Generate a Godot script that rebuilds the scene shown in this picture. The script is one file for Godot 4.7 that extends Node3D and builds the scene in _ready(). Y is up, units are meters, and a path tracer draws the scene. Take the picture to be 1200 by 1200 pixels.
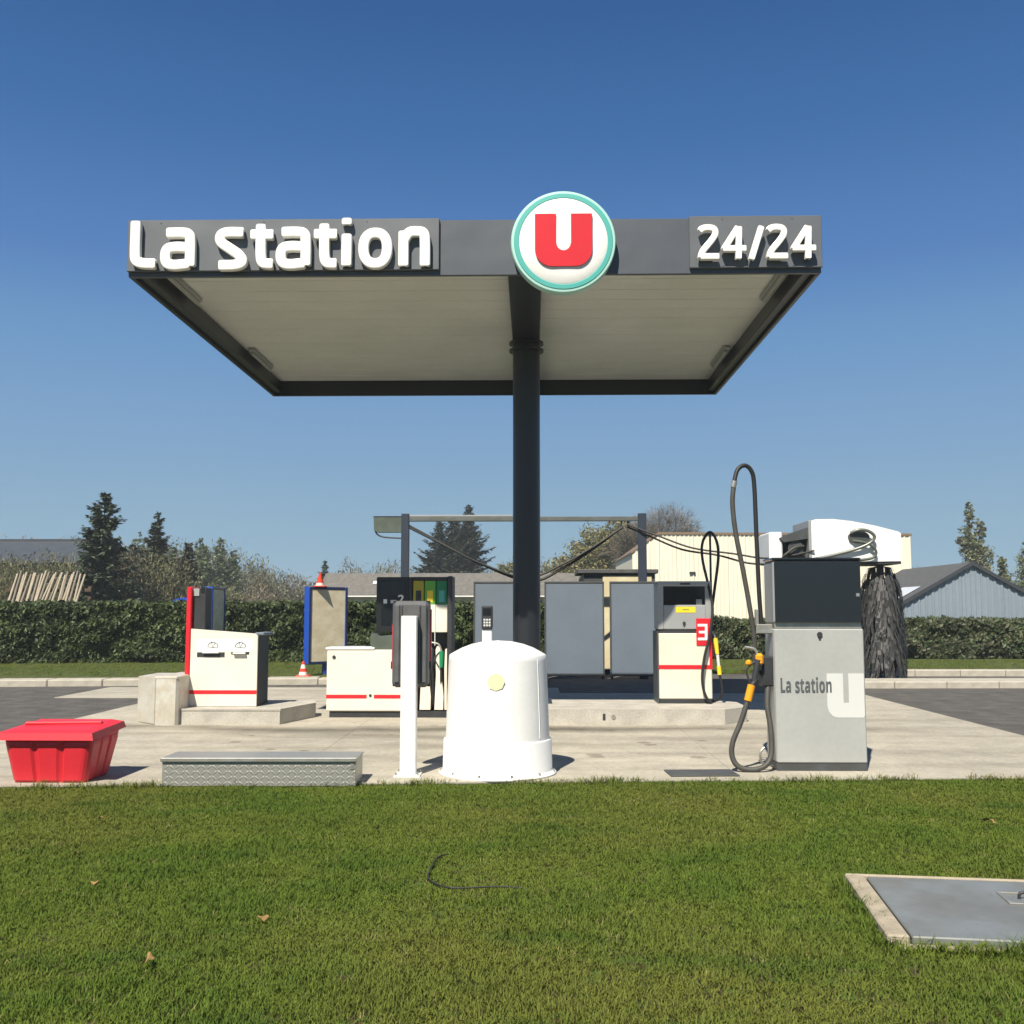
extends Node3D

# ------------------------------------------------------------------ mesh builder
class MB:
	var v := PackedVector3Array()
	var n := PackedVector3Array()
	var c := PackedColorArray()
	var col := Color(1, 1, 1)
	func tri(a: Vector3, b: Vector3, d: Vector3, na: Vector3, nb: Vector3, nd: Vector3) -> void:
		var g := (b - a).cross(d - a)
		if g.dot(na + nb + nd) > 0.0:
			v.append_array(PackedVector3Array([a, d, b])); n.append_array(PackedVector3Array([na, nd, nb]))
		else:
			v.append_array(PackedVector3Array([a, b, d])); n.append_array(PackedVector3Array([na, nb, nd]))
		c.append(col); c.append(col); c.append(col)
	func ftri(a: Vector3, b: Vector3, d: Vector3, out: Vector3) -> void:
		var g := (b - a).cross(d - a).normalized()
		if g.dot(out) < 0.0: g = -g
		tri(a, b, d, g, g, g)
	func quad(a: Vector3, b: Vector3, d: Vector3, e: Vector3, out: Vector3) -> void:
		ftri(a, b, d, out); ftri(a, d, e, out)
	func squad(a: Vector3, b: Vector3, d: Vector3, e: Vector3, na: Vector3, nb: Vector3, nd: Vector3, ne: Vector3) -> void:
		tri(a, b, d, na, nb, nd); tri(a, d, e, na, nd, ne)
	# box between two corners with chamfered edges
	func box(lo: Vector3, hi: Vector3, r := 0.0, t := Transform3D.IDENTITY) -> void:
		var m := (lo + hi) * 0.5
		var h := (hi - lo) * 0.5
		r = min(r, min(h.x, min(h.y, h.z)) * 0.9)
		for k in 3:
			var u := (k + 1) % 3
			var w := (k + 2) % 3
			for s in [-1.0, 1.0]:
				var q := []
				for e in [[-1, -1], [1, -1], [1, 1], [-1, 1]]:
					var p := Vector3.ZERO
					p[k] = s * h[k]; p[u] = e[0] * (h[u] - r); p[w] = e[1] * (h[w] - r)
					q.append(t * (m + p))
				var nn := Vector3.ZERO
				nn[k] = s
				nn = t.basis * nn
				quad(q[0], q[1], q[2], q[3], nn)
			if r > 0.0:
				for su in [-1.0, 1.0]:
					for sw in [-1.0, 1.0]:
						var q2 := []
						for e in [[-1, 0], [1, 0], [1, 1], [-1, 1]]:
							var p := Vector3.ZERO
							p[k] = e[0] * (h[k] - r)
							p[u] = su * (h[u] - (r if e[1] == 1 else 0.0))
							p[w] = sw * (h[w] - (0.0 if e[1] == 1 else r))
							q2.append(t * (m + p))
						var n2 := Vector3.ZERO
						n2[u] = su; n2[w] = sw
						quad(q2[0], q2[1], q2[2], q2[3], t.basis * n2)
		if r > 0.0:
			for sx in [-1.0, 1.0]:
				for sy in [-1.0, 1.0]:
					for sz in [-1.0, 1.0]:
						var s3 := Vector3(sx, sy, sz)
						var a := t * (m + s3 * Vector3(h.x, h.y - r, h.z - r))
						var b := t * (m + s3 * Vector3(h.x - r, h.y, h.z - r))
						var d := t * (m + s3 * Vector3(h.x - r, h.y - r, h.z))
						ftri(a, b, d, t.basis * s3)
	func cyl(p0: Vector3, p1: Vector3, r0: float, r1: float, seg := 12, caps := true) -> void:
		var d := (p1 - p0).normalized()
		var x := d.cross(Vector3.UP if absf(d.y) < 0.9 else Vector3.RIGHT).normalized()
		var y := d.cross(x)
		for i in seg:
			var a0 := TAU * i / seg
			var a1 := TAU * (i + 1) / seg
			var n0 := x * cos(a0) + y * sin(a0)
			var n1 := x * cos(a1) + y * sin(a1)
			squad(p0 + n0 * r0, p0 + n1 * r0, p1 + n1 * r1, p1 + n0 * r1, n0, n1, n1, n0)
			if caps:
				if r0 > 0: tri(p0, p0 + n0 * r0, p0 + n1 * r0, -d, -d, -d)
				if r1 > 0: tri(p1, p1 + n0 * r1, p1 + n1 * r1, d, d, d)
	func tube(pts: PackedVector3Array, r: float, seg := 8, r_end := -1.0) -> void:
		if r_end < 0: r_end = r
		var np := pts.size()
		var d0 := (pts[1] - pts[0]).normalized()
		var x := d0.cross(Vector3.UP if absf(d0.y) < 0.9 else Vector3.RIGHT).normalized()
		var rings := []
		for i in np:
			var d := (pts[min(i + 1, np - 1)] - pts[max(i - 1, 0)]).normalized()
			x = (x - d * x.dot(d)).normalized()
			var y := d.cross(x)
			var rr: float = lerp(r, r_end, float(i) / (np - 1))
			var ring := []
			for k in seg:
				var a := TAU * k / seg
				var nn := x * cos(a) + y * sin(a)
				ring.append([pts[i] + nn * rr, nn])
			rings.append(ring)
		for i in np - 1:
			for k in seg:
				var k1 := (k + 1) % seg
				squad(rings[i][k][0], rings[i][k1][0], rings[i + 1][k1][0], rings[i + 1][k][0], rings[i][k][1], rings[i][k1][1], rings[i + 1][k1][1], rings[i + 1][k][1])
		for e in [0, np - 1]:
			var dd := (pts[0] - pts[1]) if e == 0 else (pts[np - 1] - pts[np - 2])
			dd = dd.normalized()
			for k in seg:
				tri(pts[e], rings[e][k][0], rings[e][(k + 1) % seg][0], dd, dd, dd)
	# profile: (radius, height) going up; o: centre on the ground
	func lathe(pr: Array, o: Vector3, seg := 48) -> void:
		var np := pr.size()
		var sn := []
		for i in np - 1:
			var d: Vector2 = pr[i + 1] - pr[i]
			sn.append(Vector2(d.y, -d.x).normalized())
		for i in np - 1:
			var na: Vector2 = sn[i]
			var nb: Vector2 = sn[i]
			if i > 0 and sn[i - 1].dot(sn[i]) > 0.8: na = (sn[i - 1] + sn[i]).normalized()
			if i < np - 2 and sn[i + 1].dot(sn[i]) > 0.8: nb = (sn[i + 1] + sn[i]).normalized()
			for k in seg:
				var a0 := TAU * k / seg
				var a1 := TAU * (k + 1) / seg
				var e0 := Vector3(cos(a0), 0, sin(a0))
				var e1 := Vector3(cos(a1), 0, sin(a1))
				var p: Vector2 = pr[i]
				var q: Vector2 = pr[i + 1]
				var up := Vector3.UP
				squad(o + e0 * p.x + up * p.y, o + e1 * p.x + up * p.y, o + e1 * q.x + up * q.y, o + e0 * q.x + up * q.y,
					e0 * na.x + up * na.y, e1 * na.x + up * na.y, e1 * nb.x + up * nb.y, e0 * nb.x + up * nb.y)
	# flat polygon in x-y of transform t, extruded from z0 to z1 with a small chamfer
	func extrude(poly: PackedVector2Array, z0: float, z1: float, t := Transform3D.IDENTITY) -> void:
		var idx := Geometry2D.triangulate_polygon(poly)
		var nz := t.basis * Vector3(0, 0, 1)
		for i in range(0, idx.size(), 3):
			for zz in [z0, z1]:
				var q := []
				for k in 3:
					var p: Vector2 = poly[idx[i + k]]
					q.append(t * Vector3(p.x, p.y, zz))
				ftri(q[0], q[1], q[2], nz if zz == z1 else -nz)
		var cw := Geometry2D.is_polygon_clockwise(poly)
		for i in poly.size():
			var a := poly[i]
			var b := poly[(i + 1) % poly.size()]
			var d := b - a
			var o2 := Vector2(d.y, -d.x) * (-1.0 if cw else 1.0)
			var out := t.basis * Vector3(o2.x, o2.y, 0)
			quad(t * Vector3(a.x, a.y, z0), t * Vector3(b.x, b.y, z0), t * Vector3(b.x, b.y, z1), t * Vector3(a.x, a.y, z1), out)
	# a rounded stroke (channel letter) along a flat line
	func stroke(p: PackedVector2Array, closed: bool, w: float, z0: float, z1: float, t := Transform3D.IDENTITY) -> void:
		var np := p.size()
		var r: float = minf(w * 0.10, (z1 - z0) * 0.6)
		var st := []
		for i in np:
			var pa := p[(i - 1 + np) % np] if closed or i > 0 else p[i]
			var pb := p[(i + 1) % np] if closed or i < np - 1 else p[i]
			var d1 := (p[i] - pa).normalized() if pa != p[i] else (pb - p[i]).normalized()
			var d2 := (pb - p[i]).normalized() if pb != p[i] else d1
			var nn := (Vector2(-d1.y, d1.x) + Vector2(-d2.y, d2.x)).normalized()
			var cs: float = maxf(nn.dot(Vector2(-d1.y, d1.x)), 0.5)
			st.append([p[i], nn / cs, 1.0])
		if not closed:
			var dA := (p[0] - p[1]).normalized()
			var dB := (p[np - 1] - p[np - 2]).normalized()
			st.push_front([p[0] + dA * w * 0.10, st[0][1], 0.93])
			st.push_front([p[0] + dA * w * 0.17, st[0][1], 0.72])
			st.append([p[np - 1] + dB * w * 0.10, st[st.size() - 1][1], 0.93])
			st.append([p[np - 1] + dB * w * 0.17, st[st.size() - 1][1], 0.72])
		var hw := w * 0.5
		var pf := [Vector2(-hw, z0), Vector2(-hw, z1 - r), Vector2(-hw + r * 0.3, z1 - r * 0.3), Vector2(-hw + r, z1), Vector2(0, z1 + w * 0.012), Vector2(hw - r, z1), Vector2(hw - r * 0.3, z1 - r * 0.3), Vector2(hw, z1 - r), Vector2(hw, z0)]
		var m := st.size()
		for i in (m if closed else m - 1):
			var A: Array = st[i]
			var B: Array = st[(i + 1) % m]
			for k in pf.size() - 1:
				var e: Vector2 = pf[k + 1] - pf[k]
				var en := Vector2(-e.y, e.x).normalized()
				var q := []
				for z in [[A, k], [A, k + 1], [B, k + 1], [B, k]]:
					var S: Array = z[0]
					var f: Vector2 = pf[z[1]]
					var xy: Vector2 = S[0] + S[1] * f.x * S[2]
					q.append(t * Vector3(xy.x, xy.y, f.y))
				var na := t.basis * Vector3(A[1].x * en.x, A[1].y * en.x, en.y)
				var nb := t.basis * Vector3(B[1].x * en.x, B[1].y * en.x, en.y)
				squad(q[0], q[1], q[2], q[3], na, na, nb, nb)
		if not closed:
			for e in [0, m - 1]:
				var S: Array = st[e]
				var o := t * Vector3(S[0].x, S[0].y, (z0 + z1) * 0.5)
				var dd: Vector2 = (st[0][0] - st[1][0]) if e == 0 else (st[m - 1][0] - st[m - 2][0])
				var out := t.basis * Vector3(dd.x, dd.y, 0)
				for k in pf.size() - 1:
					var xa: Vector2 = S[0] + S[1] * pf[k].x * S[2]
					var xb: Vector2 = S[0] + S[1] * pf[k + 1].x * S[2]
					ftri(o, t * Vector3(xa.x, xa.y, pf[k].y), t * Vector3(xb.x, xb.y, pf[k + 1].y), out)
	# leaf-sized diamond with given half axes
	func leaf(o: Vector3, a: Vector3, b: Vector3) -> void:
		var nn := a.cross(b).normalized()
		tri(o - a, o + b, o + a, nn, nn, nn)
		tri(o - a, o - b, o + a, nn, nn, nn)
	func mesh(shift: Vector3) -> ArrayMesh:
		var vv := v
		if shift != Vector3.ZERO:
			vv = Transform3D(Basis.IDENTITY, shift) * v
		var arr := []
		arr.resize(Mesh.ARRAY_MAX)
		arr[Mesh.ARRAY_VERTEX] = vv
		arr[Mesh.ARRAY_NORMAL] = n
		arr[Mesh.ARRAY_COLOR] = c
		var m := ArrayMesh.new()
		m.add_surface_from_arrays(Mesh.PRIMITIVE_TRIANGLES, arr)
		return m

# ------------------------------------------------------------------ scene helpers
var used := {}
var origin := {}
var M := {}
var T := {}

func numbered(called: String) -> String:
	var k: int = used.get(called, -1) + 1
	used[called] = k
	return called if k == 0 else "%s_%03d" % [called, k]

func tag(o: Node3D, label: String, category: String, group := "", kind := "") -> Node3D:
	if label: o.set_meta("label", label)
	if category: o.set_meta("category", category)
	if group: o.set_meta("group", group)
	if kind: o.set_meta("kind", kind)
	return o

func thing(called: String, label: String, category: String, at: Vector3, group := "") -> Node3D:
	var o := Node3D.new()
	o.name = numbered(called)
	add_child(o)
	o.position = at
	origin[o] = at
	return tag(o, label, category, group)

# commits a builder as one named mesh; builders hold world coordinates
func part(called: String, mb: MB, m: Material, parent: Node3D) -> MeshInstance3D:
	var o := MeshInstance3D.new()
	o.name = called
	var at: Vector3 = origin.get(parent, Vector3.ZERO)
	o.mesh = mb.mesh(-at)
	o.mesh.surface_set_material(0, m)
	o.cast_shadow = GeometryInstance3D.SHADOW_CASTING_SETTING_ON
	parent.add_child(o, true)
	origin[o] = at
	return o

func single(called: String, mb: MB, m: Material, label: String, category: String, at: Vector3, group := "") -> MeshInstance3D:
	var o := MeshInstance3D.new()
	o.name = numbered(called)
	o.mesh = mb.mesh(-at)
	o.mesh.surface_set_material(0, m)
	add_child(o)
	o.position = at
	origin[o] = at
	tag(o, label, category, group)
	return o

func setting(called: String, mb: MB, m: Material) -> MeshInstance3D:
	var o := part(numbered(called), mb, m, self)
	o.set_meta("kind", "structure")
	return o

func V(x: float, y: float, z: float) -> Vector3: return Vector3(x, y, z)

func bx(x0: float, x1: float, y0: float, y1: float, z0: float, z1: float, r := 0.0) -> MB:
	var m := MB.new()
	m.box(V(minf(x0, x1), minf(y0, y1), minf(z0, z1)), V(maxf(x0, x1), maxf(y0, y1), maxf(z0, z1)), r)
	return m

func chaikin(p: PackedVector2Array, closed := false, it := 3) -> PackedVector2Array:
	for k in it:
		var q := PackedVector2Array()
		var m := p.size()
		if not closed: q.append(p[0])
		for i in (m if closed else m - 1):
			var a := p[i]
			var b := p[(i + 1) % m]
			q.append(a.lerp(b, 0.25)); q.append(a.lerp(b, 0.75))
		if not closed: q.append(p[m - 1])
		p = q
	return p

func spline(p: Array, steps := 8) -> PackedVector3Array:
	var out := PackedVector3Array()
	var m := p.size()
	for i in m - 1:
		var a: Vector3 = p[max(i - 1, 0)]
		var b: Vector3 = p[i]
		var d: Vector3 = p[i + 1]
		var e: Vector3 = p[min(i + 2, m - 1)]
		for k in steps:
			out.append(b.cubic_interpolate(d, a, e, float(k) / steps))
	out.append(p[m - 1])
	return out

func sag(a: Vector3, b: Vector3, drop: float, steps := 24) -> PackedVector3Array:
	var out := PackedVector3Array()
	for i in steps + 1:
		var t := float(i) / steps
		out.append(a.lerp(b, t) - V(0, drop * 4.0 * t * (1.0 - t), 0))
	return out

func text(s: String, h: float, depth: float, weight: int, stretch: int) -> TextMesh:
	var t := TextMesh.new()
	var f := SystemFont.new()
	f.font_names = PackedStringArray(["Droid Sans"])
	f.font_weight = weight
	f.font_stretch = stretch
	t.font = f
	t.text = s
	t.font_size = 64
	t.pixel_size = h / 64.0
	t.depth = depth
	t.curve_step = 1.0
	return t

func lettering(called: String, s: String, h: float, m: Material, parent: Node3D, at: Vector3, sx := 1.0, turn := 0.0) -> MeshInstance3D:
	var o := MeshInstance3D.new()
	o.name = called
	var t := text(s, h, 0.006, 700, 100)
	t.material = m
	o.mesh = t
	parent.add_child(o, true)
	var base: Vector3 = origin.get(parent, Vector3.ZERO)
	o.transform = Transform3D(Basis(Vector3.UP, turn) * Basis.from_scale(V(sx, 1, 1)), at - base)
	return o

# ------------------------------------------------------------------ textures and materials
func grey_noise(size: int, freq: float, seed_: int, oct: int) -> Image:
	var f := FastNoiseLite.new()
	f.noise_type = FastNoiseLite.TYPE_SIMPLEX_SMOOTH
	f.seed = seed_
	f.frequency = freq
	f.fractal_octaves = oct
	return f.get_seamless_image(size, size)

# a tile of tints close to white: coarse blotches, fine grain and a few specks
func mottle(size: int, coarse: float, fine: float, amp_c: float, amp_f: float, specks: float, seed_: int, tint := Color(1, 1, 1), tint2 := Color(1, 1, 1)) -> ImageTexture:
	var a := grey_noise(size, coarse, seed_, 4)
	var b := grey_noise(size, fine, seed_ + 7, 2)
	var im := Image.create(size, size, true, Image.FORMAT_RGB8)
	var rng := RandomNumberGenerator.new()
	rng.seed = seed_
	for y in size:
		for x in size:
			var ca := a.get_pixel(x, y).r
			var k := 1.0 - amp_c * (1.0 - ca) - amp_f * (1.0 - b.get_pixel(x, y).r) - rng.randf() * amp_f * 0.4
			if rng.randf() < specks: k *= rng.randf_range(0.55, 0.9)
			var cc := tint2.lerp(tint, clampf((ca - 0.35) * 3.0, 0, 1))
			im.set_pixel(x, y, Color(cc.r * k, cc.g * k, cc.b * k))
	im.generate_mipmaps()
	return ImageTexture.create_from_image(im)

func bump(size: int, freq: float, seed_: int, oct: int, strength: float) -> ImageTexture:
	var im := grey_noise(size, freq, seed_, oct)
	im.convert(Image.FORMAT_RGBA8)
	im.bump_map_to_normal_map(strength)
	im.generate_mipmaps()
	return ImageTexture.create_from_image(im)

func mat(hex: String, rough: float, metal := 0.0, tex := "", scale := 1.0, nrm := "", nscale := 0.5) -> StandardMaterial3D:
	var m := StandardMaterial3D.new()
	m.albedo_color = Color.html(hex)
	m.roughness = rough
	m.metallic = metal
	if tex or nrm:
		m.uv1_triplanar = true
		m.uv1_world_triplanar = true
		m.uv1_scale = V(scale, scale, scale)
	if tex: m.albedo_texture = T[tex]
	if nrm:
		m.normal_enabled = true
		m.normal_texture = T[nrm]
		m.normal_scale = nscale
	return m

func leafmat(back := 0.35, rough := 0.6) -> StandardMaterial3D:
	var m := StandardMaterial3D.new()
	m.vertex_color_use_as_albedo = true
	m.roughness = rough
	m.cull_mode = BaseMaterial3D.CULL_DISABLED
	m.backlight_enabled = back > 0
	m.backlight = Color(back, back, back * 0.6)
	return m

# cloudless air: colour depends on the height above the horizon alone
func clear_sky() -> ImageTexture:
	var key := [[-90.0, 0.10, 0.11, 0.09], [-3.0, 0.15, 0.20, 0.22], [0.0, 0.168, 0.262, 0.334], [4.5, 0.156, 0.252, 0.340], [10.0, 0.120, 0.214, 0.346], [14.5, 0.088, 0.184, 0.332], [19.0, 0.055, 0.130, 0.296], [26.0, 0.030, 0.090, 0.228], [32.0, 0.020, 0.068, 0.184], [45.0, 0.014, 0.052, 0.150], [90.0, 0.010, 0.038, 0.118]]
	var h := 1024
	var im := Image.create(16, h, false, Image.FORMAT_RGBF)
	for y in h:
		var e := 90.0 - 180.0 * (y + 0.5) / h
		var c := Color(key[0][1], key[0][2], key[0][3])
		for i in key.size() - 1:
			if e >= key[i][0] and e <= key[i + 1][0]:
				var t: float = smoothstep(0.0, 1.0, (e - key[i][0]) / (key[i + 1][0] - key[i][0])) * 0.3 + 0.7 * (e - key[i][0]) / (key[i + 1][0] - key[i][0])
				c = Color(key[i][1], key[i][2], key[i][3]).lerp(Color(key[i + 1][1], key[i + 1][2], key[i + 1][3]), t)
		for x in 16: im.set_pixel(x, y, c)
	return ImageTexture.create_from_image(im)

# diamond tread plate, one tile = 12 cm
func tread() -> ImageTexture:
	var s := 128
	var im := Image.create(s, s, true, Image.FORMAT_RGBA8)
	for y in s:
		for x in s:
			var h := 0.0
			for q in [[32, 32, 1.0], [96, 96, 1.0], [96, 32, -1.0], [32, 96, -1.0]]:
				var dx := float(x - q[0])
				var dy := float(y - q[1])
				var u: float = (dx + dy * q[2]) * 0.7071
				var w: float = (dx * -q[2] + dy) * 0.7071
				var d := sqrt(pow(u / 34.0, 2.0) + pow(w / 9.0, 2.0))
				h = maxf(h, clampf((1.0 - d) * 2.2, 0, 1))
			im.set_pixel(x, y, Color(h, h, h))
	im.bump_map_to_normal_map(5.0)
	im.generate_mipmaps()
	return ImageTexture.create_from_image(im)

# concrete of the forecourt, one sheet 20.48 m square: blotches, grain, tyre marks and oil drips
func forecourt() -> ImageTexture:
	var s := 1024
	var a := grey_noise(s, 0.006, 3, 4)
	var b := grey_noise(s, 0.05, 5, 3)
	var d := grey_noise(s, 0.3, 9, 2)
	var im := Image.create(s, s, true, Image.FORMAT_RGB8)
	var rng := RandomNumberGenerator.new()
	rng.seed = 12
	var warp := FastNoiseLite.new()
	warp.seed = 4
	warp.frequency = 0.55
	var streak := FastNoiseLite.new()
	streak.seed = 8
	streak.frequency = 1.0
	for y in s:
		for x in s:
			var wx := x * 0.02 if x < 512 else x * 0.02 - 20.48    # world x in metres
			var wz := 20.48 - y * 0.02                             # metres in front of the camera
			var k := 1.0 - 0.12 * (1.0 - a.get_pixel(x, y).r) - 0.10 * (1.0 - b.get_pixel(x, y).r) - 0.12 * (1.0 - d.get_pixel(x, y).r) - rng.randf() * 0.05
			# traffic film: wheel tracks run across, along x
			var st := streak.get_noise_2d(wx * 0.16, wz * 2.2)
			k -= clampf(st, 0, 1) * 0.13
			var dark := 0.0
			for q in [[13.05, 0.42, 0.45], [12.2, 0.30, 0.24], [11.3, 0.30, 0.16], [10.4, 0.2, 0.10]]:
				var zz: float = wz + warp.get_noise_2d(wx * 0.6, q[0]) * 0.5
				var e: float = absf(zz - q[0]) / q[1]
				var along := clampf(0.35 + 0.9 * warp.get_noise_2d(wx * 0.5 + 31.0, q[0] * 3.0) + 0.75 * exp(-pow((wx + 1.2) / 2.2, 2.0)) - 0.25, 0, 1)
				dark += clampf(1.0 - e, 0, 1) * along * q[2] * (0.6 + 0.8 * b.get_pixel(x, y).r)
			k *= 1.0 - dark
			im.set_pixel(x, y, Color(k, k * (0.985 - dark * 0.03), k * (0.955 - dark * 0.08)))
	# oil drips
	for i in 44:
		var cx := rng.randf_range(0, 180) if i % 2 == 0 else rng.randf_range(850, 1020)
		var cy := rng.randf_range(330, 520)
		var r := rng.randf_range(1.0, 4.5)
		for y in range(int(cy - r), int(cy + r) + 1):
			for x in range(int(cx - r), int(cx + r) + 1):
				if Vector2(x - cx, y - cy).length() < r and x >= 0 and x < s and y < s:
					var p := im.get_pixel(x, y)
					im.set_pixel(x, y, p * Color(0.82, 0.81, 0.8))
	im.generate_mipmaps()
	return ImageTexture.create_from_image(im)

func make_materials() -> void:
	T.paint = mottle(256, 0.008, 0.09, 0.045, 0.03, 0.0, 21)
	T.grime = mottle(256, 0.012, 0.06, 0.07, 0.05, 0.002, 22, Color(1, 1, 1), Color(0.97, 0.95, 0.92))
	T.stone = mottle(512, 0.010, 0.12, 0.14, 0.10, 0.006, 23)
	T.tar = mottle(512, 0.006, 0.35, 0.18, 0.55, 0.05, 24)
	T.earth = mottle(512, 0.02, 0.2, 0.35, 0.4, 0.02, 25, Color(0.8, 1, 0.6), Color(1, 0.85, 0.6))
	T.slate = mottle(256, 0.03, 0.2, 0.25, 0.2, 0.0, 26)
	T.forecourt = forecourt()
	T.fine_n = bump(512, 0.15, 31, 3, 2.0)
	T.rough_n = bump(512, 0.05, 32, 4, 6.0)
	T.dent_n = bump(256, 0.012, 33, 2, 10.0)
	T.tread_n = tread()
	M.fascia = mat("5f6368", 0.42, 0.0, "paint", 0.4, "dent_n", 0.06)
	M.fascia_mid = mat("52575e", 0.40, 0.0, "paint", 0.4, "dent_n", 0.06)
	M.navy = mat("24272c", 0.38, 0.0, "paint", 0.5)
	M.ceiling = mat("e2e4df", 0.30, 0.0, "paint", 0.35, "dent_n", 0.16)
	M.white = mat("ebebe6", 0.35, 0.0, "paint", 0.8)
	M.gloss_white = mat("f0f0ec", 0.25, 0.0, "paint", 0.6)
	M.tank = mat("efefec", 0.42, 0.0, "paint", 0.7, "dent_n", 0.03)
	M.letter = mat("f0efe9", 0.3, 0.0, "paint", 1.0)
	M.red = mat("d3222d", 0.35, 0.0, "paint", 1.0)
	M.red_plastic = mat("d62c39", 0.45, 0.0, "paint", 0.9)
	M.teal = mat("4fa79f", 0.4)
	M.mint = mat("a4cfc4", 0.4)
	M.cream = mat("e5dfce", 0.4, 0.0, "paint", 0.9, "dent_n", 0.04)
	M.cream_dull = mat("dcd5c4", 0.42, 0.0, "paint", 0.8, "dent_n", 0.04)
	M.black = mat("1b1d20", 0.35)
	M.dark = mat("34363a", 0.5, 0.0, "grime", 1.0)
	M.rubber = mat("1e1f20", 0.55)
	M.hose_grey = mat("4a4a46", 0.6, 0.0, "grime", 2.0)
	M.screen = mat("15181c", 0.12)
	M.steel = mat("c4c4be", 0.38, 0.7, "grime", 1.2)
	M.silver = mat("a9abab", 0.42, 0.3, "paint", 0.8)
	M.tread = mat("a9a8a0", 0.40, 0.55, "grime", 1.0)
	M.tread.uv1_scale = V(1, 1, 1) * 11.0
	M.tread.albedo_texture = null
	M.tread.normal_enabled = true
	M.tread.normal_texture = T.tread_n
	M.tread.normal_scale = 0.9
	M.grey_paint = mat("b1b3b0", 0.36, 0.1, "paint", 0.6, "dent_n", 0.05)
	M.grey_mark = mat("cbcdca", 0.36)
	M.dark_mark = mat("55595b", 0.45)
	M.head_glass = mat("1e2328", 0.22)
	M.concrete = mat("c4bfb3", 0.85, 0.0, "stone", 0.5, "fine_n", 0.2)
	M.slab = mat("c8c4b8", 0.86, 0.0, "forecourt", 1.0 / 20.48)
	M.kerb = mat("c1bbac", 0.88, 0.0, "stone", 0.7, "fine_n", 0.25)
	M.tan_concrete = mat("b2a792", 0.9, 0.0, "stone", 1.2, "rough_n", 0.3)
	M.asphalt = mat("98938b", 0.9, 0.0, "tar", 0.6, "fine_n", 0.4)
	M.soil = mat("7c8342", 0.95, 0.0, "earth", 0.8, "rough_n", 0.4)
	M.verge = mat("8a934c", 0.95, 0.0, "earth", 0.5, "rough_n", 0.3)
	M.guard = mat("cbc8bd", 0.5, 0.1, "grime", 1.0)
	M.field = mat("66713a", 0.95, 0.0, "earth", 0.15)
	M.blue_frame = mat("1f4aa8", 0.35)
	M.navy_blue = mat("232b4e", 0.4)
	M.board = mat("ded4b8", 0.55, 0.0, "grime", 1.0)
	M.orange = mat("e2482a", 0.5)
	M.yellow = mat("e5c62e", 0.45)
	M.nozzle_orange = mat("e59a1c", 0.42)
	M.lime = mat("5da33a", 0.4)
	M.green = mat("127a4c", 0.4)
	M.mustard = mat("a79a2c", 0.4)
	M.screen_panel = mat("6c7782", 0.45, 0.0, "paint", 0.5, "dent_n", 0.03)
	M.frame_grey = mat("4a4e50", 0.5, 0.0, "grime", 1.0)
	M.gantry = mat("2f3744", 0.45, 0.0, "paint", 1.0)
	M.rail = mat("7d827f", 0.4, 0.5, "grime", 1.0)
	M.lamp_shell = mat("5b665e", 0.5, 0.2, "grime", 1.0)
	M.brush = mat("3c3e40", 0.6, 0.0, "grime", 3.0)
	M.brush.cull_mode = BaseMaterial3D.CULL_DISABLED
	M.cover = mat("5c5e61", 0.5, 0.0, "grime", 1.5)
	M.cladding = mat("eae4cf", 0.5, 0.0, "paint", 0.15)
	M.cladding_grey = mat("8d9aa6", 0.5, 0.2, "paint", 0.15)
	M.cladding_trim = mat("7a6650", 0.6)
	M.roof_grey = mat("6e6f70", 0.8, 0.0, "slate", 0.4, "fine_n", 0.4)
	M.roof_slate = mat("8b8780", 0.8, 0.0, "slate", 0.3, "fine_n", 0.3)
	M.roof_blue = mat("596069", 0.6, 0.1, "slate", 0.2)
	M.trim_dark = mat("33363c", 0.55)
	M.render_cream = mat("d9cfae", 0.8, 0.0, "grime", 0.3)
	M.skylight = mat("d5d8da", 0.15, 0.0)
	M.glass_dark = mat("22272b", 0.1)
	M.bark = mat("5b4c3c", 0.9, 0.0, "stone", 0.8)
	M.pole_wood = mat("bdb09b", 0.8, 0.0, "stone", 0.6)
	M.pole_grey = mat("92897c", 0.85, 0.0, "stone", 0.6)
	M.dead_leaf = mat("8a6c42", 0.85)
	M.leaf = leafmat(0.35)
	M.needle = leafmat(0.15, 0.7)
	M.twig = leafmat(0.0, 0.9)
	M.blade = leafmat(0.5, 0.85)
	M.blade.metallic_specular = 0.15

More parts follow.
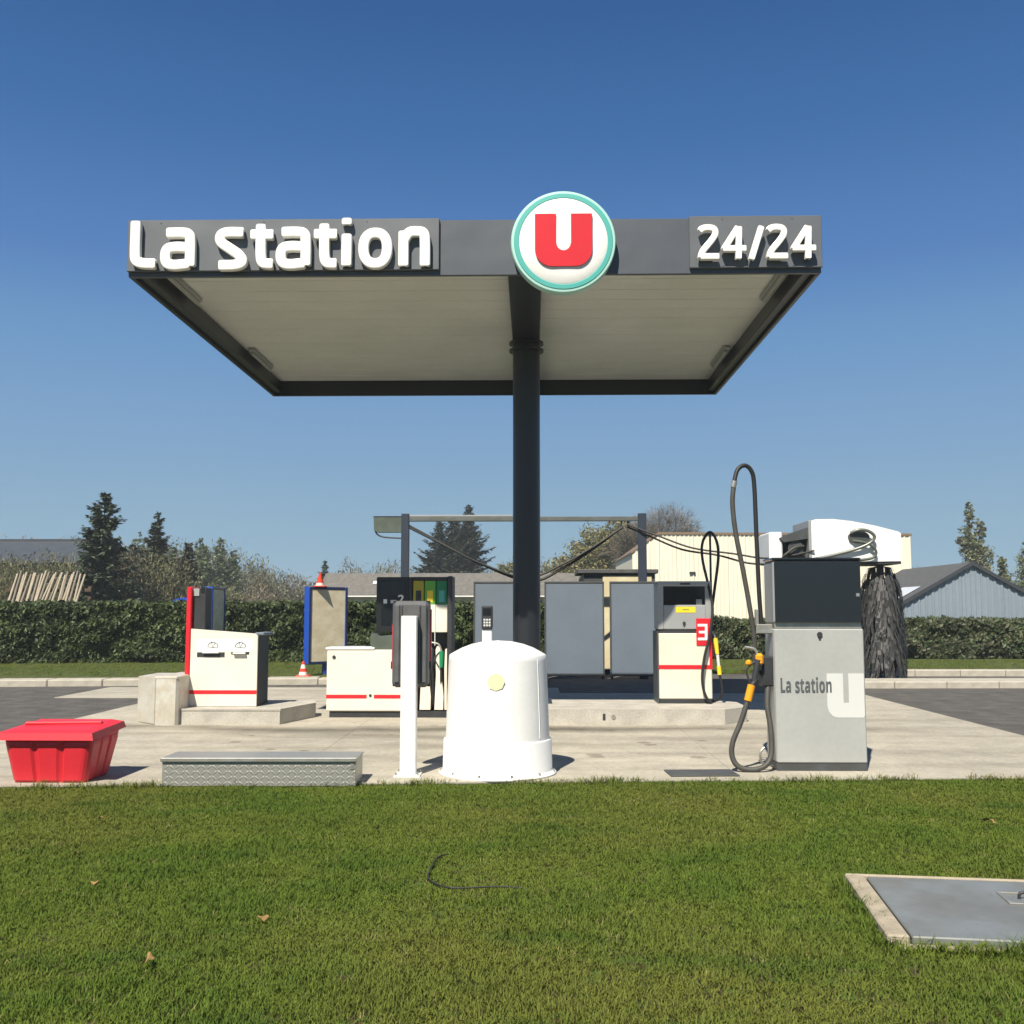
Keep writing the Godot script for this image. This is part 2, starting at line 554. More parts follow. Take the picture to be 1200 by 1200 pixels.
# ------------------------------------------------------------------ main
func _ready() -> void:
	# camera, sky, sun
	var cam := Camera3D.new()
	cam.name = "camera"
	cam.fov = 53.13
	cam.near = 0.05
	cam.far = 2000.0
	add_child(cam)
	cam.position = V(0, 1.5, 0)
	cam.rotation_degrees = V(5.427, 1.093, 0)
	cam.current = true
	var env := Environment.new()
	env.background_mode = Environment.BG_SKY
	var sm := PanoramaSkyMaterial.new()
	sm.panorama = clear_sky()
	var sky := Sky.new()
	sky.sky_material = sm
	env.sky = sky
	env.tonemap_mode = Environment.TONE_MAPPER_LINEAR
	env.tonemap_exposure = 1.7
	env.fog_enabled = true
	env.fog_density = 0.0009
	env.fog_light_color = Color(0.74, 0.77, 0.78)
	env.sdfgi_enabled = true
	env.ssao_enabled = true
	env.ssil_enabled = true
	var we := WorldEnvironment.new()
	we.name = "world_environment"
	we.environment = env
	add_child(we)
	var sun := DirectionalLight3D.new()
	sun.name = "sun"
	sun.light_energy = 1.5
	sun.light_color = Color(1.0, 0.965, 0.90)
	sun.light_angular_distance = 0.5
	sun.shadow_enabled = true
	add_child(sun)
	var az := deg_to_rad(20.0)
	var el := deg_to_rad(51.3)
	sun.look_at_from_position(Vector3.ZERO, V(sin(az) * cos(el), -sin(el), -cos(az) * cos(el)), Vector3.UP)

	make_materials()
	build_ground()
	build_canopy()
	build_islands()
	build_fuel_pumps()
	build_truck_dispenser()
	build_forecourt_things()
	build_wash_bay()
	build_background()
	build_trees()
	build_hedges()
	build_lawn()

# ------------------------------------------------------------------ ground
func sheet(pts: Array, y: float, called: String, m: Material, thick := 0.0) -> MeshInstance3D:
	var mb := MB.new()
	var poly := PackedVector2Array(pts)
	var t := Transform3D(Basis(Vector3.RIGHT, Vector3(0, 0, 1), Vector3.UP), Vector3.ZERO)
	mb.extrude(poly, y - maxf(thick, 0.002), y, t)
	return setting(called, mb, m)

func edge(x: float) -> float: return -(9.07 + 0.067 * x)

func build_ground() -> void:
	sheet([Vector2(-500, 60), Vector2(500, 60), Vector2(500, -700), Vector2(-500, -700)], -0.06, "ground", M.field)
	sheet([Vector2(-45, edge(-45)), Vector2(45, edge(45)), Vector2(45, -24.3), Vector2(-45, -24.3)], 0.0, "road", M.asphalt, 0.04)
	sheet([Vector2(-45, 14), Vector2(45, 14), Vector2(45, edge(45)), Vector2(-45, edge(-45))], -0.012, "lawn", M.soil, 0.03)
	# the forecourt is poured in bays with open joints
	var fc := Node3D.new()
	fc.name = "forecourt_pavement"
	add_child(fc)
	fc.set_meta("kind", "structure")
	var xs := [-6.25, -2.2, 1.85, 5.82]
	var zs := [0.0, -12.6, -15.6, -18.5]
	for i in 3:
		for k in 3:
			var mb := MB.new()
			var t := Transform3D(Basis(Vector3.RIGHT, Vector3(0, 0, 1), Vector3.UP), Vector3.ZERO)
			var z0a: float = edge(xs[i]) if k == 0 else zs[k]
			var z0b: float = edge(xs[i + 1]) if k == 0 else zs[k]
			var g := 0.002
			mb.extrude(PackedVector2Array([Vector2(xs[i] + g, z0a - g), Vector2(xs[i + 1] - g, z0b - g), Vector2(xs[i + 1] - g, zs[k + 1] + g), Vector2(xs[i] + g, zs[k + 1] + g)]), -0.03, 0.012, t)
			part("slab_bay", mb, M.slab, fc)
	for q in [[-8.1, -6.26, -17.45, -19.75], [-6.24, -3.0, -18.51, -19.75], [-2.99, 0.5, -18.51, -19.75]]:
		var mb := MB.new()
		mb.box(V(q[0], -0.03, q[3]), V(q[1], 0.012, q[2]))
		part("slab_bay", mb, M.slab, fc)
	# kerbs in one-metre stones
	kerb_run(V(-24, 0, -18.6), V(-4.3, 0, -20.9), 0.55, 0.13)
	kerb_run(V(-4.3, 0, -20.9), V(0.3, 0, -21.1), 0.5, 0.12)
	kerb_run(V(5.9, 0, -20.3), V(24, 0, -21.0), 0.95, 0.13)
	kerb_run(V(6.6, 0, -23.6), V(30, 0, -23.9), 0.35, 0.14)
	# grass verges before the hedges
	sheet([Vector2(-45, -16.6), Vector2(-24, -19.2), Vector2(-4.3, -21.5), Vector2(0.3, -21.7), Vector2(0.3, -40), Vector2(-45, -40)], 0.10, "verge_lawn", M.verge, 0.12)
	sheet([Vector2(0.32, -24.33), Vector2(6.6, -24.2), Vector2(45, -24.4), Vector2(45, -40), Vector2(0.32, -40)], 0.10, "verge_lawn", M.verge, 0.12)

func kerb_run(a: Vector3, b: Vector3, w: float, h: float) -> void:
	var k := Node3D.new()
	k.name = numbered("kerb")
	add_child(k)
	k.set_meta("kind", "structure")
	var L := a.distance_to(b)
	var nst := int(L / 1.0)
	var d := (b - a).normalized()
	var base := Basis(d, Vector3.UP, d.cross(Vector3.UP))
	for i in nst:
		var mb := MB.new()
		mb.box(V(0.006, -0.05, -w * 0.5), V(L / nst - 0.006, h, w * 0.5), 0.02, Transform3D(base, a + d * (L * i / nst)))
		part("kerb_stone", mb, M.kerb, k)

# ------------------------------------------------------------------ canopy
func letters() -> Dictionary:
	var L := {}
	L["L"] = [[[95, 122], [95, 222], [97, 255], [122, 264], [162, 265]]]
	L["a"] = [[[210, 158], [252, 157], [286, 160], [289, 196], [289, 268]], [[280, 209], [232, 206], [202, 214], [202, 262], [228, 272], [280, 266]]]
	L["s"] = [[[468, 158], [415, 156], [392, 166], [393, 192], [425, 212], [462, 236], [476, 262], [450, 272], [396, 272]]]
	L["t"] = [[[535, 136], [535, 235], [540, 265], [560, 268], [573, 268]], [[505, 166], [573, 166]]]
	L["i"] = [[[835, 172], [835, 270]], [[835, 117], [835, 127]]]
	L["n"] = [[[1033, 163], [1033, 272]], [[1033, 190], [1050, 160], [1080, 158], [1106, 162], [1108, 205], [1108, 272]]]
	return L

func build_canopy() -> void:
	var x0 := -4.68
	var x1 := 3.33
	var zf := -11.5
	var zb := -18.2
	var yb := 5.34
	var yt := 6.0
	var c := thing("station_canopy", "flat dark grey canopy on one black column with white lettering along its front", "canopy", V(-0.07, 0.012, -14.6))
	# column, base plate, beam, collars
	var mb := MB.new()
	mb.cyl(V(-0.07, 0.03, -14.6), V(-0.07, 5.42, -14.6), 0.195, 0.195, 40)
	part("column", mb, M.navy, c)
	part("base_plate", bx(-0.42, 0.28, 0.0, 0.232, -14.95, -14.25, 0.01), M.navy, c)
	part("beam", bx(-0.27, 0.13, 5.37, 5.6, -18.1, -11.62, 0.01), M.navy, c)
	for y in [5.22, 5.33]:
		mb = MB.new()
		mb.cyl(V(-0.07, y, -14.6), V(-0.07, y + 0.03, -14.6), 0.25, 0.25, 40)
		part("collar", mb, M.navy, c)
	# roof deck and ceiling boards
	part("roof_deck", bx(x0 + 0.06, x1 - 0.06, 5.645, 5.69, zf - 0.06, zb + 0.06), M.fascia_mid, c)
	var nb := 30
	for i in nb:
		var a := zf - 0.09 + (zb - zf + 0.18) * i / nb
		var b := zf - 0.09 + (zb - zf + 0.18) * (i + 1) / nb
		part("ceiling_board", bx(x0 + 0.07, x1 - 0.07, 5.6 + 0.003 * (i % 2), 5.64, a - 0.002, b + 0.002, 0.003), M.ceiling, c)
	# fascia on four sides
	part("fascia", bx(x0, x1, yb, yt, zf - 0.05, zf, 0.006), M.fascia_mid, c)
	part("fascia", bx(x0, x1, yb, 5.72, zb, zb + 0.05, 0.006), M.navy, c)
	part("fascia", bx(x0, x0 + 0.05, yb, 5.72, zf - 0.052, zb + 0.052, 0.006), M.navy, c)
	part("fascia", bx(x1 - 0.05, x1, yb, 5.72, zf - 0.052, zb + 0.052, 0.006), M.navy, c)
	part("inner_gutter", bx(x0 + 0.052, x0 + 0.17, yb + 0.05, 5.598, zf - 0.06, zb + 0.06, 0.01), M.navy, c)
	part("inner_gutter", bx(x1 - 0.17, x1 - 0.052, yb + 0.05, 5.598, zf - 0.06, zb + 0.06, 0.01), M.navy, c)
	# lettered panels stand proud of the fascia
	part("sign_panel", bx(x0 - 0.005, -1.06, 5.395, yt + 0.008, zf + 0.002, zf + 0.045, 0.006), M.fascia, c)
	part("sign_panel", bx(1.82, x1 + 0.005, 5.395, yt + 0.008, zf + 0.002, zf + 0.045, 0.006), M.fascia, c)
	for q in [-4.3, -3.1, -1.9, 2.2, 3.0]:
		for y in [5.42, 5.975]:
			mb = MB.new()
			mb.cyl(V(q, y, zf + 0.045), V(q, y, zf + 0.05), 0.010, 0.010, 8)
			part("rivet", mb, M.fascia, c)
	# "La station"
	var LT := letters()
	var word := [["L", 0, 0], ["a", 0, 0], ["s", 0, 0], ["t", 0, 0], ["a", 404, 0], ["t", 222, 0], ["i", 0, 0], ["o", 0, 0], ["n", 0, 0]]
	var front := Transform3D(Basis.IDENTITY, V(0, 0, zf + 0.045))
	for g in word:
		mb = MB.new()
		if g[0] == "o":
			var p := PackedVector2Array()
			for k in 40:
				var a := TAU * k / 40.0
				var ex := signf(cos(a)) * pow(absf(cos(a)), 0.85)
				var ey := signf(sin(a)) * pow(absf(sin(a)), 0.85)
				p.append(Vector2(-4.88 + (935 + 41 * ex) * 0.003308, 6.362 - (216 + 53 * ey) * 0.0034))
			mb.stroke(p, true, 0.121, 0.02, 0.085, front)
		else:
			for s in LT[g[0]]:
				var p := PackedVector2Array()
				for q in s: p.append(Vector2(-4.88 + (q[0] + g[1]) * 0.003308, 6.362 - q[1] * 0.0034))
				if p.size() > 2: p = chaikin(p)
				mb.stroke(p, false, 0.121, 0.02, 0.085, front)
		part("letter", mb, M.letter, c)
	# "24/24"
	var two := [[[140, 152], [165, 132], [215, 128], [262, 140], [268, 185], [225, 245], [160, 315], [146, 345], [142, 367]], [[146, 366], [285, 366]]]
	var four := [[[452, 134], [338, 302]], [[334, 302], [512, 302]], [[464, 132], [456, 378]]]
	var slash := [[[650, 130], [565, 383]]]
	for g in [[two, 0], [four, 0], [slash, 0], [two, 573], [four, 580]]:
		mb = MB.new()
		for s in g[0]:
			var p := PackedVector2Array()
			for q in s: p.append(Vector2(1.74 + (q[0] + g[1]) * 0.001358, 6.02 - q[1] * 0.001434))
			if p.size() > 2: p = chaikin(p)
			mb.stroke(p, false, 0.072, 0.05, 0.11, front)
		part("digit", mb, M.letter, c)
	# round sign: drum, rim, teal ring, domed face, red letter
	var rc := V(0.37, 5.68, 0)
	var face := Transform3D(Basis(Vector3.RIGHT, Vector3(0, 0, -1), Vector3(0, 1, 0)), V(rc.x, rc.y, 0))
	var rs := MB.new()
	ring(rs, [Vector2(0.0, zf + 0.001), Vector2(0.56, zf + 0.001), Vector2(0.595, zf + 0.02), Vector2(0.6, zf + 0.13), Vector2(0.59, zf + 0.15), Vector2(0.565, zf + 0.153)], rc)
	var sign := part("round_sign", rs, M.mint, c)
	rs = MB.new()
	ring(rs, [Vector2(0.566, zf + 0.151), Vector2(0.558, zf + 0.16), Vector2(0.512, zf + 0.162), Vector2(0.505, zf + 0.157)], rc)
	part("sign_ring", rs, M.teal, sign)
	rs = MB.new()
	ring(rs, [Vector2(0.508, zf + 0.155), Vector2(0.49, zf + 0.165), Vector2(0.4, zf + 0.18), Vector2(0.25, zf + 0.192), Vector2(0.12, zf + 0.198), Vector2(0.0, zf + 0.2)], rc)
	part("sign_face", rs, M.gloss_white, sign)
	var u := PackedVector2Array()
	var pu := [[-0.325, 0.285], [-0.085, 0.285], [-0.085, -0.05]]
	for q in pu: u.append(Vector2(q[0], q[1]))
	for k in range(1, 8):
		var a := PI + PI * k / 8.0
		u.append(Vector2(0.08 * cos(a), -0.06 + 0.085 * sin(a)))
	for q in [[0.085, -0.05], [0.085, 0.285], [0.325, 0.285], [0.325, -0.13]]: u.append(Vector2(q[0], q[1]))
	for k in range(1, 8):
		var a := PI * 0.5 * k / 8.0
		u.append(Vector2(0.125 + 0.2 * cos(a), -0.13 - 0.2 * sin(a)))
	for k in range(0, 8):
		var a := PI * 0.5 + PI * 0.5 * k / 8.0
		u.append(Vector2(-0.125 + 0.2 * cos(a), -0.13 - 0.2 * sin(a)))
	u.append(Vector2(-0.325, -0.13))
	rs = MB.new()
	rs.extrude(u, 0.16, 0.208, Transform3D(Basis.IDENTITY, V(rc.x, rc.y + 0.02, zf)))
	part("sign_letter", rs, M.red, sign)
	# small lamps along both sides
	var k := 0
	for q in [[x0 + 0.28, -12.55, "grey tube lamp under the canopy edge beside the word lettering, front one of its side"], [x0 + 0.28, -16.3, "grey tube lamp under the canopy edge beside the word lettering, rear one of its side"], [x1 - 0.28, -12.6, "grey tube lamp under the canopy edge beside the digits, front one of its side"], [x1 - 0.28, -16.3, "grey tube lamp under the canopy edge beside the digits, rear one of its side"]]:
		var lt := thing("tube_lamp", q[2], "lamp", V(q[0], 5.6, q[1]), "tube lamps under the canopy")
		part("housing", bx(q[0] - 0.05, q[0] + 0.05, 5.54, 5.6, q[1] - 0.6, q[1] + 0.6, 0.012), M.silver, lt)
		mb = MB.new()
		mb.cyl(V(q[0], 5.525, q[1] - 0.55), V(q[0], 5.525, q[1] + 0.55), 0.032, 0.032, 12)
		part("diffuser", mb, mat("9a9c98", 0.4), lt)
		k += 1

# lathe round a horizontal axis that points at the viewer (+z); profile is (radius, z)
func ring(mb: MB, pr: Array, o: Vector3, seg := 64) -> void:
	for i in pr.size() - 1:
		var d: Vector2 = pr[i + 1] - pr[i]
		var na := Vector2(d.y, -d.x).normalized()
		var nb := na
		if i > 0:
			var d0: Vector2 = pr[i] - pr[i - 1]
			var n0 := Vector2(d0.y, -d0.x).normalized()
			if n0.dot(na) > 0.9: na = (na + n0).normalized()
		if i < pr.size() - 2:
			var d1: Vector2 = pr[i + 2] - pr[i + 1]
			var n1 := Vector2(d1.y, -d1.x).normalized()
			if n1.dot(nb) > 0.9: nb = (nb + n1).normalized()
		for k in seg:
			var a0 := TAU * k / seg
			var a1 := TAU * (k + 1) / seg
			var e0 := V(cos(a0), sin(a0), 0)
			var e1 := V(cos(a1), sin(a1), 0)
			var p: Vector2 = pr[i]
			var q: Vector2 = pr[i + 1]
			var z := V(0, 0, 1)
			mb.squad(o + e0 * p.x + z * p.y, o + e1 * p.x + z * p.y, o + e1 * q.x + z * q.y, o + e0 * q.x + z * q.y,
				e0 * na.x + z * na.y, e1 * na.x + z * na.y, e1 * nb.x + z * nb.y, e0 * nb.x + z * nb.y)

# ------------------------------------------------------------------ islands, pumps
func build_islands() -> void:
	var t := Transform3D(Basis(Vector3.RIGHT, Vector3(0, 0, 1), Vector3.UP), Vector3.ZERO)
	var mb := MB.new()
	mb.extrude(PackedVector2Array([Vector2(-4.9, -13.4), Vector2(-3.27, -13.42), Vector2(-3.0, -14.35), Vector2(-3.08, -14.75), Vector2(-4.9, -14.75)]), 0.012, 0.21, t)
	mb.extrude(PackedVector2Array([Vector2(-4.9, -13.392), Vector2(-3.26, -13.412), Vector2(-3.25, -13.44), Vector2(-4.9, -13.42)]), 0.19, 0.214, t)
	single("concrete_island", mb, M.concrete, "raised concrete plinth under the low cream pump with red fin", "island", V(-4.0, 0.012, -14.0))
	var c := thing("concrete_island", "long raised concrete plinth under the canopy column and pump three", "island", V(1, 0.012, -14.0))
	mb = MB.new()
	mb.extrude(PackedVector2Array([Vector2(-0.9, -13.5), Vector2(2.5, -13.5), Vector2(2.86, -13.85), Vector2(2.86, -14.55), Vector2(2.5, -14.9), Vector2(-0.9, -14.9)]), 0.012, 0.21, t)
	part("block", mb, M.concrete, c)
	part("bolt_plate", bx(0.92, 0.955, 0.07, 0.15, -13.5, -13.494), M.dark, c)
	mb = MB.new()
	mb.cyl(V(1.06, 0.11, -13.5), V(1.06, 0.11, -13.492), 0.03, 0.03, 12)
	part("drain_stub", mb, M.steel, c)
	# folded steel guard at the end of the first island
	var g := thing("steel_guard", "folded stainless steel guard box at the end of the pump plinth", "guard", V(-4.85, 0.012, -13.4))
	mb = MB.new()
	mb.extrude(PackedVector2Array([Vector2(-5.2, -13.62), Vector2(-4.86, -13.3), Vector2(-4.60, -13.3), Vector2(-4.57, -13.34), Vector2(-4.57, -14.3), Vector2(-5.2, -14.3)]), 0.012, 0.62, t)
	part("box", mb, M.guard, g)
	part("cap", bx(-4.88, -4.58, 0.6, 0.634, -14.28, -13.296, 0.008), M.guard, g)
	mb = MB.new()
	mb.extrude(PackedVector2Array([Vector2(-5.21, -13.62), Vector2(-4.865, -13.29), Vector2(-4.855, -13.3), Vector2(-5.2, -13.63)]), 0.03, 0.615, t)
	part("side_plate", mb, M.guard, g)

func nozzle(o: Node3D, at: Vector3, grip: Material, dir: Vector3) -> void:
	var mb := MB.new()
	mb.tube(spline([at, at + dir * 0.10, at + dir * 0.2 + V(0, -0.02, 0)], 4), 0.035, 10, 0.026)
	var nz := part("nozzle", mb, grip, o)
	mb = MB.new()
	mb.tube(spline([at, at - dir * 0.06 + V(-0.04, 0.035, 0), at - dir * 0.08 + V(-0.14, 0.04, 0)], 4), 0.014, 8)
	part("spout", mb, M.steel, nz)
	mb = MB.new()
	mb.tube(spline([at + V(-0.03, -0.01, 0), at + dir * 0.10 + V(-0.09, 0.0, 0), at + dir * 0.2 + V(-0.03, -0.02, 0)], 4), 0.009, 6)
	part("lever_guard", mb, M.dark, nz)

func build_fuel_pumps() -> void:
	var mb: MB
	var p: Node3D
	# ---- pump with the red fin, sloping top
	var z := -13.75
	p = thing("fuel_pump", "low cream fuel pump with sloping top and tall red fin at its edge", "fuel pump", V(-4.1, 0.21, -14.0), "fuel pumps")
	mb = MB.new()
	mb.extrude(PackedVector2Array([Vector2(-4.57, 0.215), Vector2(-3.67, 0.215), Vector2(-3.67, 1.14), Vector2(-3.70, 1.175), Vector2(-4.57, 1.24)]), z - 0.04, z)
	part("front_panel", mb, M.cream, p)
	mb = MB.new()
	mb.extrude(PackedVector2Array([Vector2(-4.56, 0.215), Vector2(-3.66, 0.215), Vector2(-3.66, 1.15), Vector2(-4.56, 1.225)]), z - 0.55, z - 0.042)
	part("cabinet", mb, M.dark, p)
	part("side_cap", bx(-3.72, -3.6, 1.15, 1.19, z - 0.54, z - 0.05, 0.01), M.screen_panel, p)
	part("red_band", bx(-4.575, -3.668, 0.375, 0.425, z, z + 0.004), M.red, p)
	part("red_fin", bx(-4.64, -4.575, 0.375, 1.80, z - 0.30, z + 0.012, 0.012), M.red, p)
	part("display_head", bx(-4.572, -4.40, 1.22, 1.79, z - 0.32, z - 0.06, 0.01), M.dark, p)
	part("camera_box", bx(-4.47, -4.42, 1.72, 1.8, z - 0.2, z - 0.05, 0.006), M.black, p)
	part("metal_strip", bx(-4.57, -4.49, 1.68, 1.78, z - 0.055, z - 0.045), M.silver, p)
	var ip := part("instruction_panel", bx(-4.49, -3.73, 0.935, 1.10, z, z + 0.004), M.gloss_white, p)
	# line drawings on the panel
	for k in 2:
		var ox: float = [-4.27, -3.9][k]
		mb = MB.new()
		var pts := []
		for i in 7:
			var a := PI * i / 6.0
			pts.append(V(ox + 0.07 * cos(a), 1.0 + 0.06 * sin(a), z + 0.006))
		mb.tube(spline(pts, 3), 0.004, 5)
		mb.tube(PackedVector3Array([V(ox - 0.07, 1.0, z + 0.006), V(ox + 0.06, 0.985, z + 0.006), V(ox + 0.07, 1.03, z + 0.006)]), 0.004, 5)
		mb.tube(PackedVector3Array([V(ox - 0.02, 1.07, z + 0.006), V(ox + 0.0, 0.99, z + 0.006), V(ox + 0.03, 1.05, z + 0.006)]), 0.004, 5)
		part("pictogram", mb, M.dark_mark, ip)
	part("card_slot", bx(-4.48, -4.11, 0.865, 0.925, z, z + 0.006), M.dark, p)
	part("card_slot", bx(-4.02, -3.78, 0.90, 0.93, z, z + 0.006), M.dark, p)
	part("slot_tray", bx(-4.40, -4.18, 0.915, 0.935, z + 0.006, z + 0.05, 0.004), M.gloss_white, p)
	part("slot_tray", bx(-3.99, -3.82, 0.905, 0.925, z + 0.006, z + 0.05, 0.004), M.gloss_white, p)
	# ---- pump two: low cabinet, black display, nozzle bay with coloured headers
	z = -14.28
	p = thing("fuel_pump", "cream fuel pump with yellow and green headers above its hanging nozzles", "fuel pump", V(-2.0, 0.012, -14.5), "fuel pumps")
	part("plinth", bx(-2.80, -1.14, 0.0, 0.10, z - 0.5, z - 0.03), M.dark, p)
	part("cabinet", bx(-2.84, -1.60, 0.10, 0.94, z - 0.5, z, 0.012), M.cream, p)
	part("cabinet_lid", bx(-2.86, -2.18, 0.94, 0.975, z - 0.5, z + 0.012, 0.01), M.gloss_white, p)
	part("red_band", bx(-2.842, -2.28, 0.275, 0.325, z, z + 0.004), M.red, p)
	part("red_band", bx(-2.18, -1.605, 0.275, 0.325, z, z + 0.004), M.red, p)
	mb = MB.new()
	mb.cyl(V(-2.23, 0.315, z), V(-2.23, 0.315, z + 0.008), 0.02, 0.02, 10)
	part("lock", mb, M.dark, p)
	mb = MB.new()
	mb.cyl(V(-2.74, 0.84, z), V(-2.74, 0.84, z + 0.01), 0.025, 0.025, 10)
	part("lock", mb, M.dark, p)
	mb = MB.new()
	var hood := PackedVector2Array([Vector2(-2.25, 1.02), Vector2(-2.25, 1.12), Vector2(-2.22, 1.17), Vector2(-2.1, 1.13), Vector2(-1.62, 1.18), Vector2(-1.62, 0.942), Vector2(-2.2, 0.942)])
	mb.extrude(hood, z - 0.4, z - 0.06)
	part("hood", mb, M.lamp_shell, p)
	var hd := part("display_head", bx(-2.17, -1.70, 1.185, 1.95, z - 0.45, z - 0.05, 0.012), M.black, p)
	part("display_glass", bx(-2.10, -1.78, 1.68, 1.88, z - 0.05, z - 0.044), M.screen, hd)
	part("display_glass", bx(-2.10, -1.78, 1.28, 1.52, z - 0.05, z - 0.044), M.screen, hd)
	part("sticker", bx(-2.07, -2.02, 1.58, 1.64, z - 0.05, z - 0.045), M.gloss_white, hd)
	part("sticker", bx(-1.97, -1.89, 1.585, 1.63, z - 0.05, z - 0.045), M.grey_mark, hd)
	lettering("digit", "2", 0.17, M.gloss_white, p, V(-1.83, 1.635, z - 0.043))
	part("post", bx(-1.17, -1.10, 0.10, 1.96, z - 0.45, z + 0.02, 0.01), M.dark, p)
	part("post", bx(-1.71, -1.665, 0.94, 1.95, z - 0.45, z - 0.02, 0.01), M.dark, p)
	part("bay_back", bx(-1.60, -1.17, 0.10, 1.20, z - 0.5, z - 0.28), M.dark, p)
	part("upper_panel", bx(-1.66, -1.172, 1.18, 1.565, z - 0.45, z - 0.02, 0.008), M.cream, p)
	part("top_cap", bx(-1.66, -1.172, 1.9, 1.95, z - 0.45, z - 0.01, 0.008), M.dark, p)
	var hx := [-1.66, -1.50, -1.335, -1.174]
	var hm := [M.mustard, M.lime, M.green]
	for k in 3:
		part("header", bx(hx[k] + 0.008, hx[k + 1] - 0.004, 1.57, 1.898, z - 0.42, z - 0.02, 0.006), hm[k], p)
		var hb := bx(hx[k] + 0.045, hx[k + 1] - 0.04, 1.6, 1.76, z - 0.0195, z - 0.017)
		part("header_mark", hb, [M.dark, M.yellow, M.teal][k], p)
	# two cream shields between three hose channels
	for q in [[-1.55, -1.41], [-1.345, -1.235]]:
		mb = MB.new()
		mb.extrude(PackedVector2Array([Vector2(q[0], 0.12), Vector2(q[1] + 0.01, 0.12), Vector2(q[1] + 0.015, 0.3), Vector2(q[1] - 0.02, 0.62), Vector2(q[1] - 0.035, 0.98), Vector2(q[0] + 0.03, 0.99), Vector2(q[0] + 0.012, 0.94), Vector2(q[0] + 0.02, 0.6)]), z - 0.2, z - 0.02)
		part("shield", mb, M.cream, p)
	mb = MB.new()
	mb.extrude(PackedVector2Array([Vector2(-1.205, 0.12), Vector2(-1.175, 0.12), Vector2(-1.175, 0.96), Vector2(-1.2, 0.95), Vector2(-1.21, 0.7)]), z - 0.2, z - 0.02)
	part("shield", mb, M.cream, p)
	nozzle(p, V(-1.25, 0.92, z - 0.02), M.green, V(0.0, -1, 0.12))
	mb = MB.new()
	mb.tube(spline([V(-1.25, 0.71, z - 0.02), V(-1.255, 0.45, z - 0.04), V(-1.235, 0.2, z - 0.08), V(-1.21, 0.14, z - 0.2)], 6), 0.02, 8)
	part("hose", mb, M.rubber, p)
	nozzle(p, V(-1.39, 0.95, z - 0.03), M.dark, V(0.02, -1, 0.1))
	mb = MB.new()
	mb.tube(spline([V(-1.385, 0.74, z - 0.02), V(-1.37, 0.45, z - 0.05), V(-1.38, 0.2, z - 0.08), V(-1.4, 0.14, z - 0.2)], 6), 0.02, 8)
	part("hose", mb, M.rubber, p)
	mb = MB.new()
	mb.tube(PackedVector3Array([V(-1.345, 1.56, z - 0.012), V(-1.343, 1.0, z - 0.015)]), 0.006, 6)
	part("cord", mb, M.white, p)
	# ---- pump three: silver head, cream body, red number tag, hose mast
	z = -14.3
	p = thing("fuel_pump", "cream fuel pump with silver screen head and red number three tag", "fuel pump", V(2.1, 0.21, -14.55), "fuel pumps")
	part("plinth", bx(1.76, 2.47, 0.21, 0.27, z - 0.48, z - 0.01), M.dark, p)
	part("cabinet", bx(1.75, 2.485, 0.27, 1.17, z - 0.5, z, 0.012), M.cream_dull, p)
	part("side_trim", bx(1.735, 1.752, 0.21, 1.2, z - 0.5, z + 0.006), M.frame_grey, p)
	part("neck", bx(1.77, 2.47, 1.17, 1.225, z - 0.48, z - 0.02), M.dark, p)
	# head built round a screen recess
	part("head_side", bx(1.75, 1.83, 1.225, 1.885, z - 0.46, z, 0.008), M.silver, p)
	part("head_side", bx(2.41, 2.49, 1.225, 1.885, z - 0.46, z, 0.008), M.silver, p)
	part("head_top", bx(1.75, 2.49, 1.82, 1.888, z - 0.462, z + 0.012, 0.008), M.silver, p)
	part("head_shelf", bx(1.83, 2.41, 1.225, 1.56, z - 0.46, z - 0.004, 0.008), M.silver, p)
	part("screen", bx(1.832, 2.408, 1.56, 1.82, z - 0.3, z - 0.07), M.screen, p)
	part("keypad", bx(2.29, 2.37, 1.56, 1.64, z - 0.07, z - 0.05, 0.004), M.steel, p)
	part("brand_plate", bx(2.06, 2.2, 1.84, 1.862, z + 0.012, z + 0.016), M.dark, p)
	part("yellow_sticker", bx(2.0, 2.27, 1.455, 1.535, z - 0.004, z), M.yellow, p)
	part("sticker_line", bx(2.09, 2.18, 1.492, 1.5, z, z + 0.003), M.dark_mark, p)
	var tg := part("number_tag", bx(2.275, 2.452, 1.0, 1.375, z, z + 0.012, 0.004), M.red, p)
	mb = MB.new()
	var tt := Transform3D(Basis.IDENTITY, V(2.3, 1.08, z + 0.012))
	mb.stroke(PackedVector2Array([Vector2(0.0, 0.2), Vector2(0.11, 0.2), Vector2(0.11, 0.01), Vector2(0.0, 0.01)]), false, 0.036, 0.0, 0.006, tt)
	mb.stroke(PackedVector2Array([Vector2(0.015, 0.105), Vector2(0.10, 0.105)]), false, 0.034, 0.0, 0.0052, tt)
	part("digit", mb, M.gloss_white, tg)
	part("red_edge", bx(2.452, 2.489, 0.68, 1.375, z, z + 0.006), M.red, p)
	part("red_band", bx(1.745, 2.452, 0.68, 0.735, z, z + 0.005), M.red, p)
	mb = MB.new()
	mb.cyl(V(2.11, 1.31, z), V(2.11, 1.31, z + 0.012), 0.022, 0.022, 10)
	mb.box(V(2.1, 1.265, z), V(2.12, 1.31, z + 0.008))
	part("lock", mb, M.dark, p)
	mb = MB.new()
	mb.tube(PackedVector3Array([V(2.51, 1.0, z - 0.12), V(2.51, 2.58, z - 0.12)]), 0.016, 8)
	part("hose_mast", mb, M.dark, p)
	mb = MB.new()
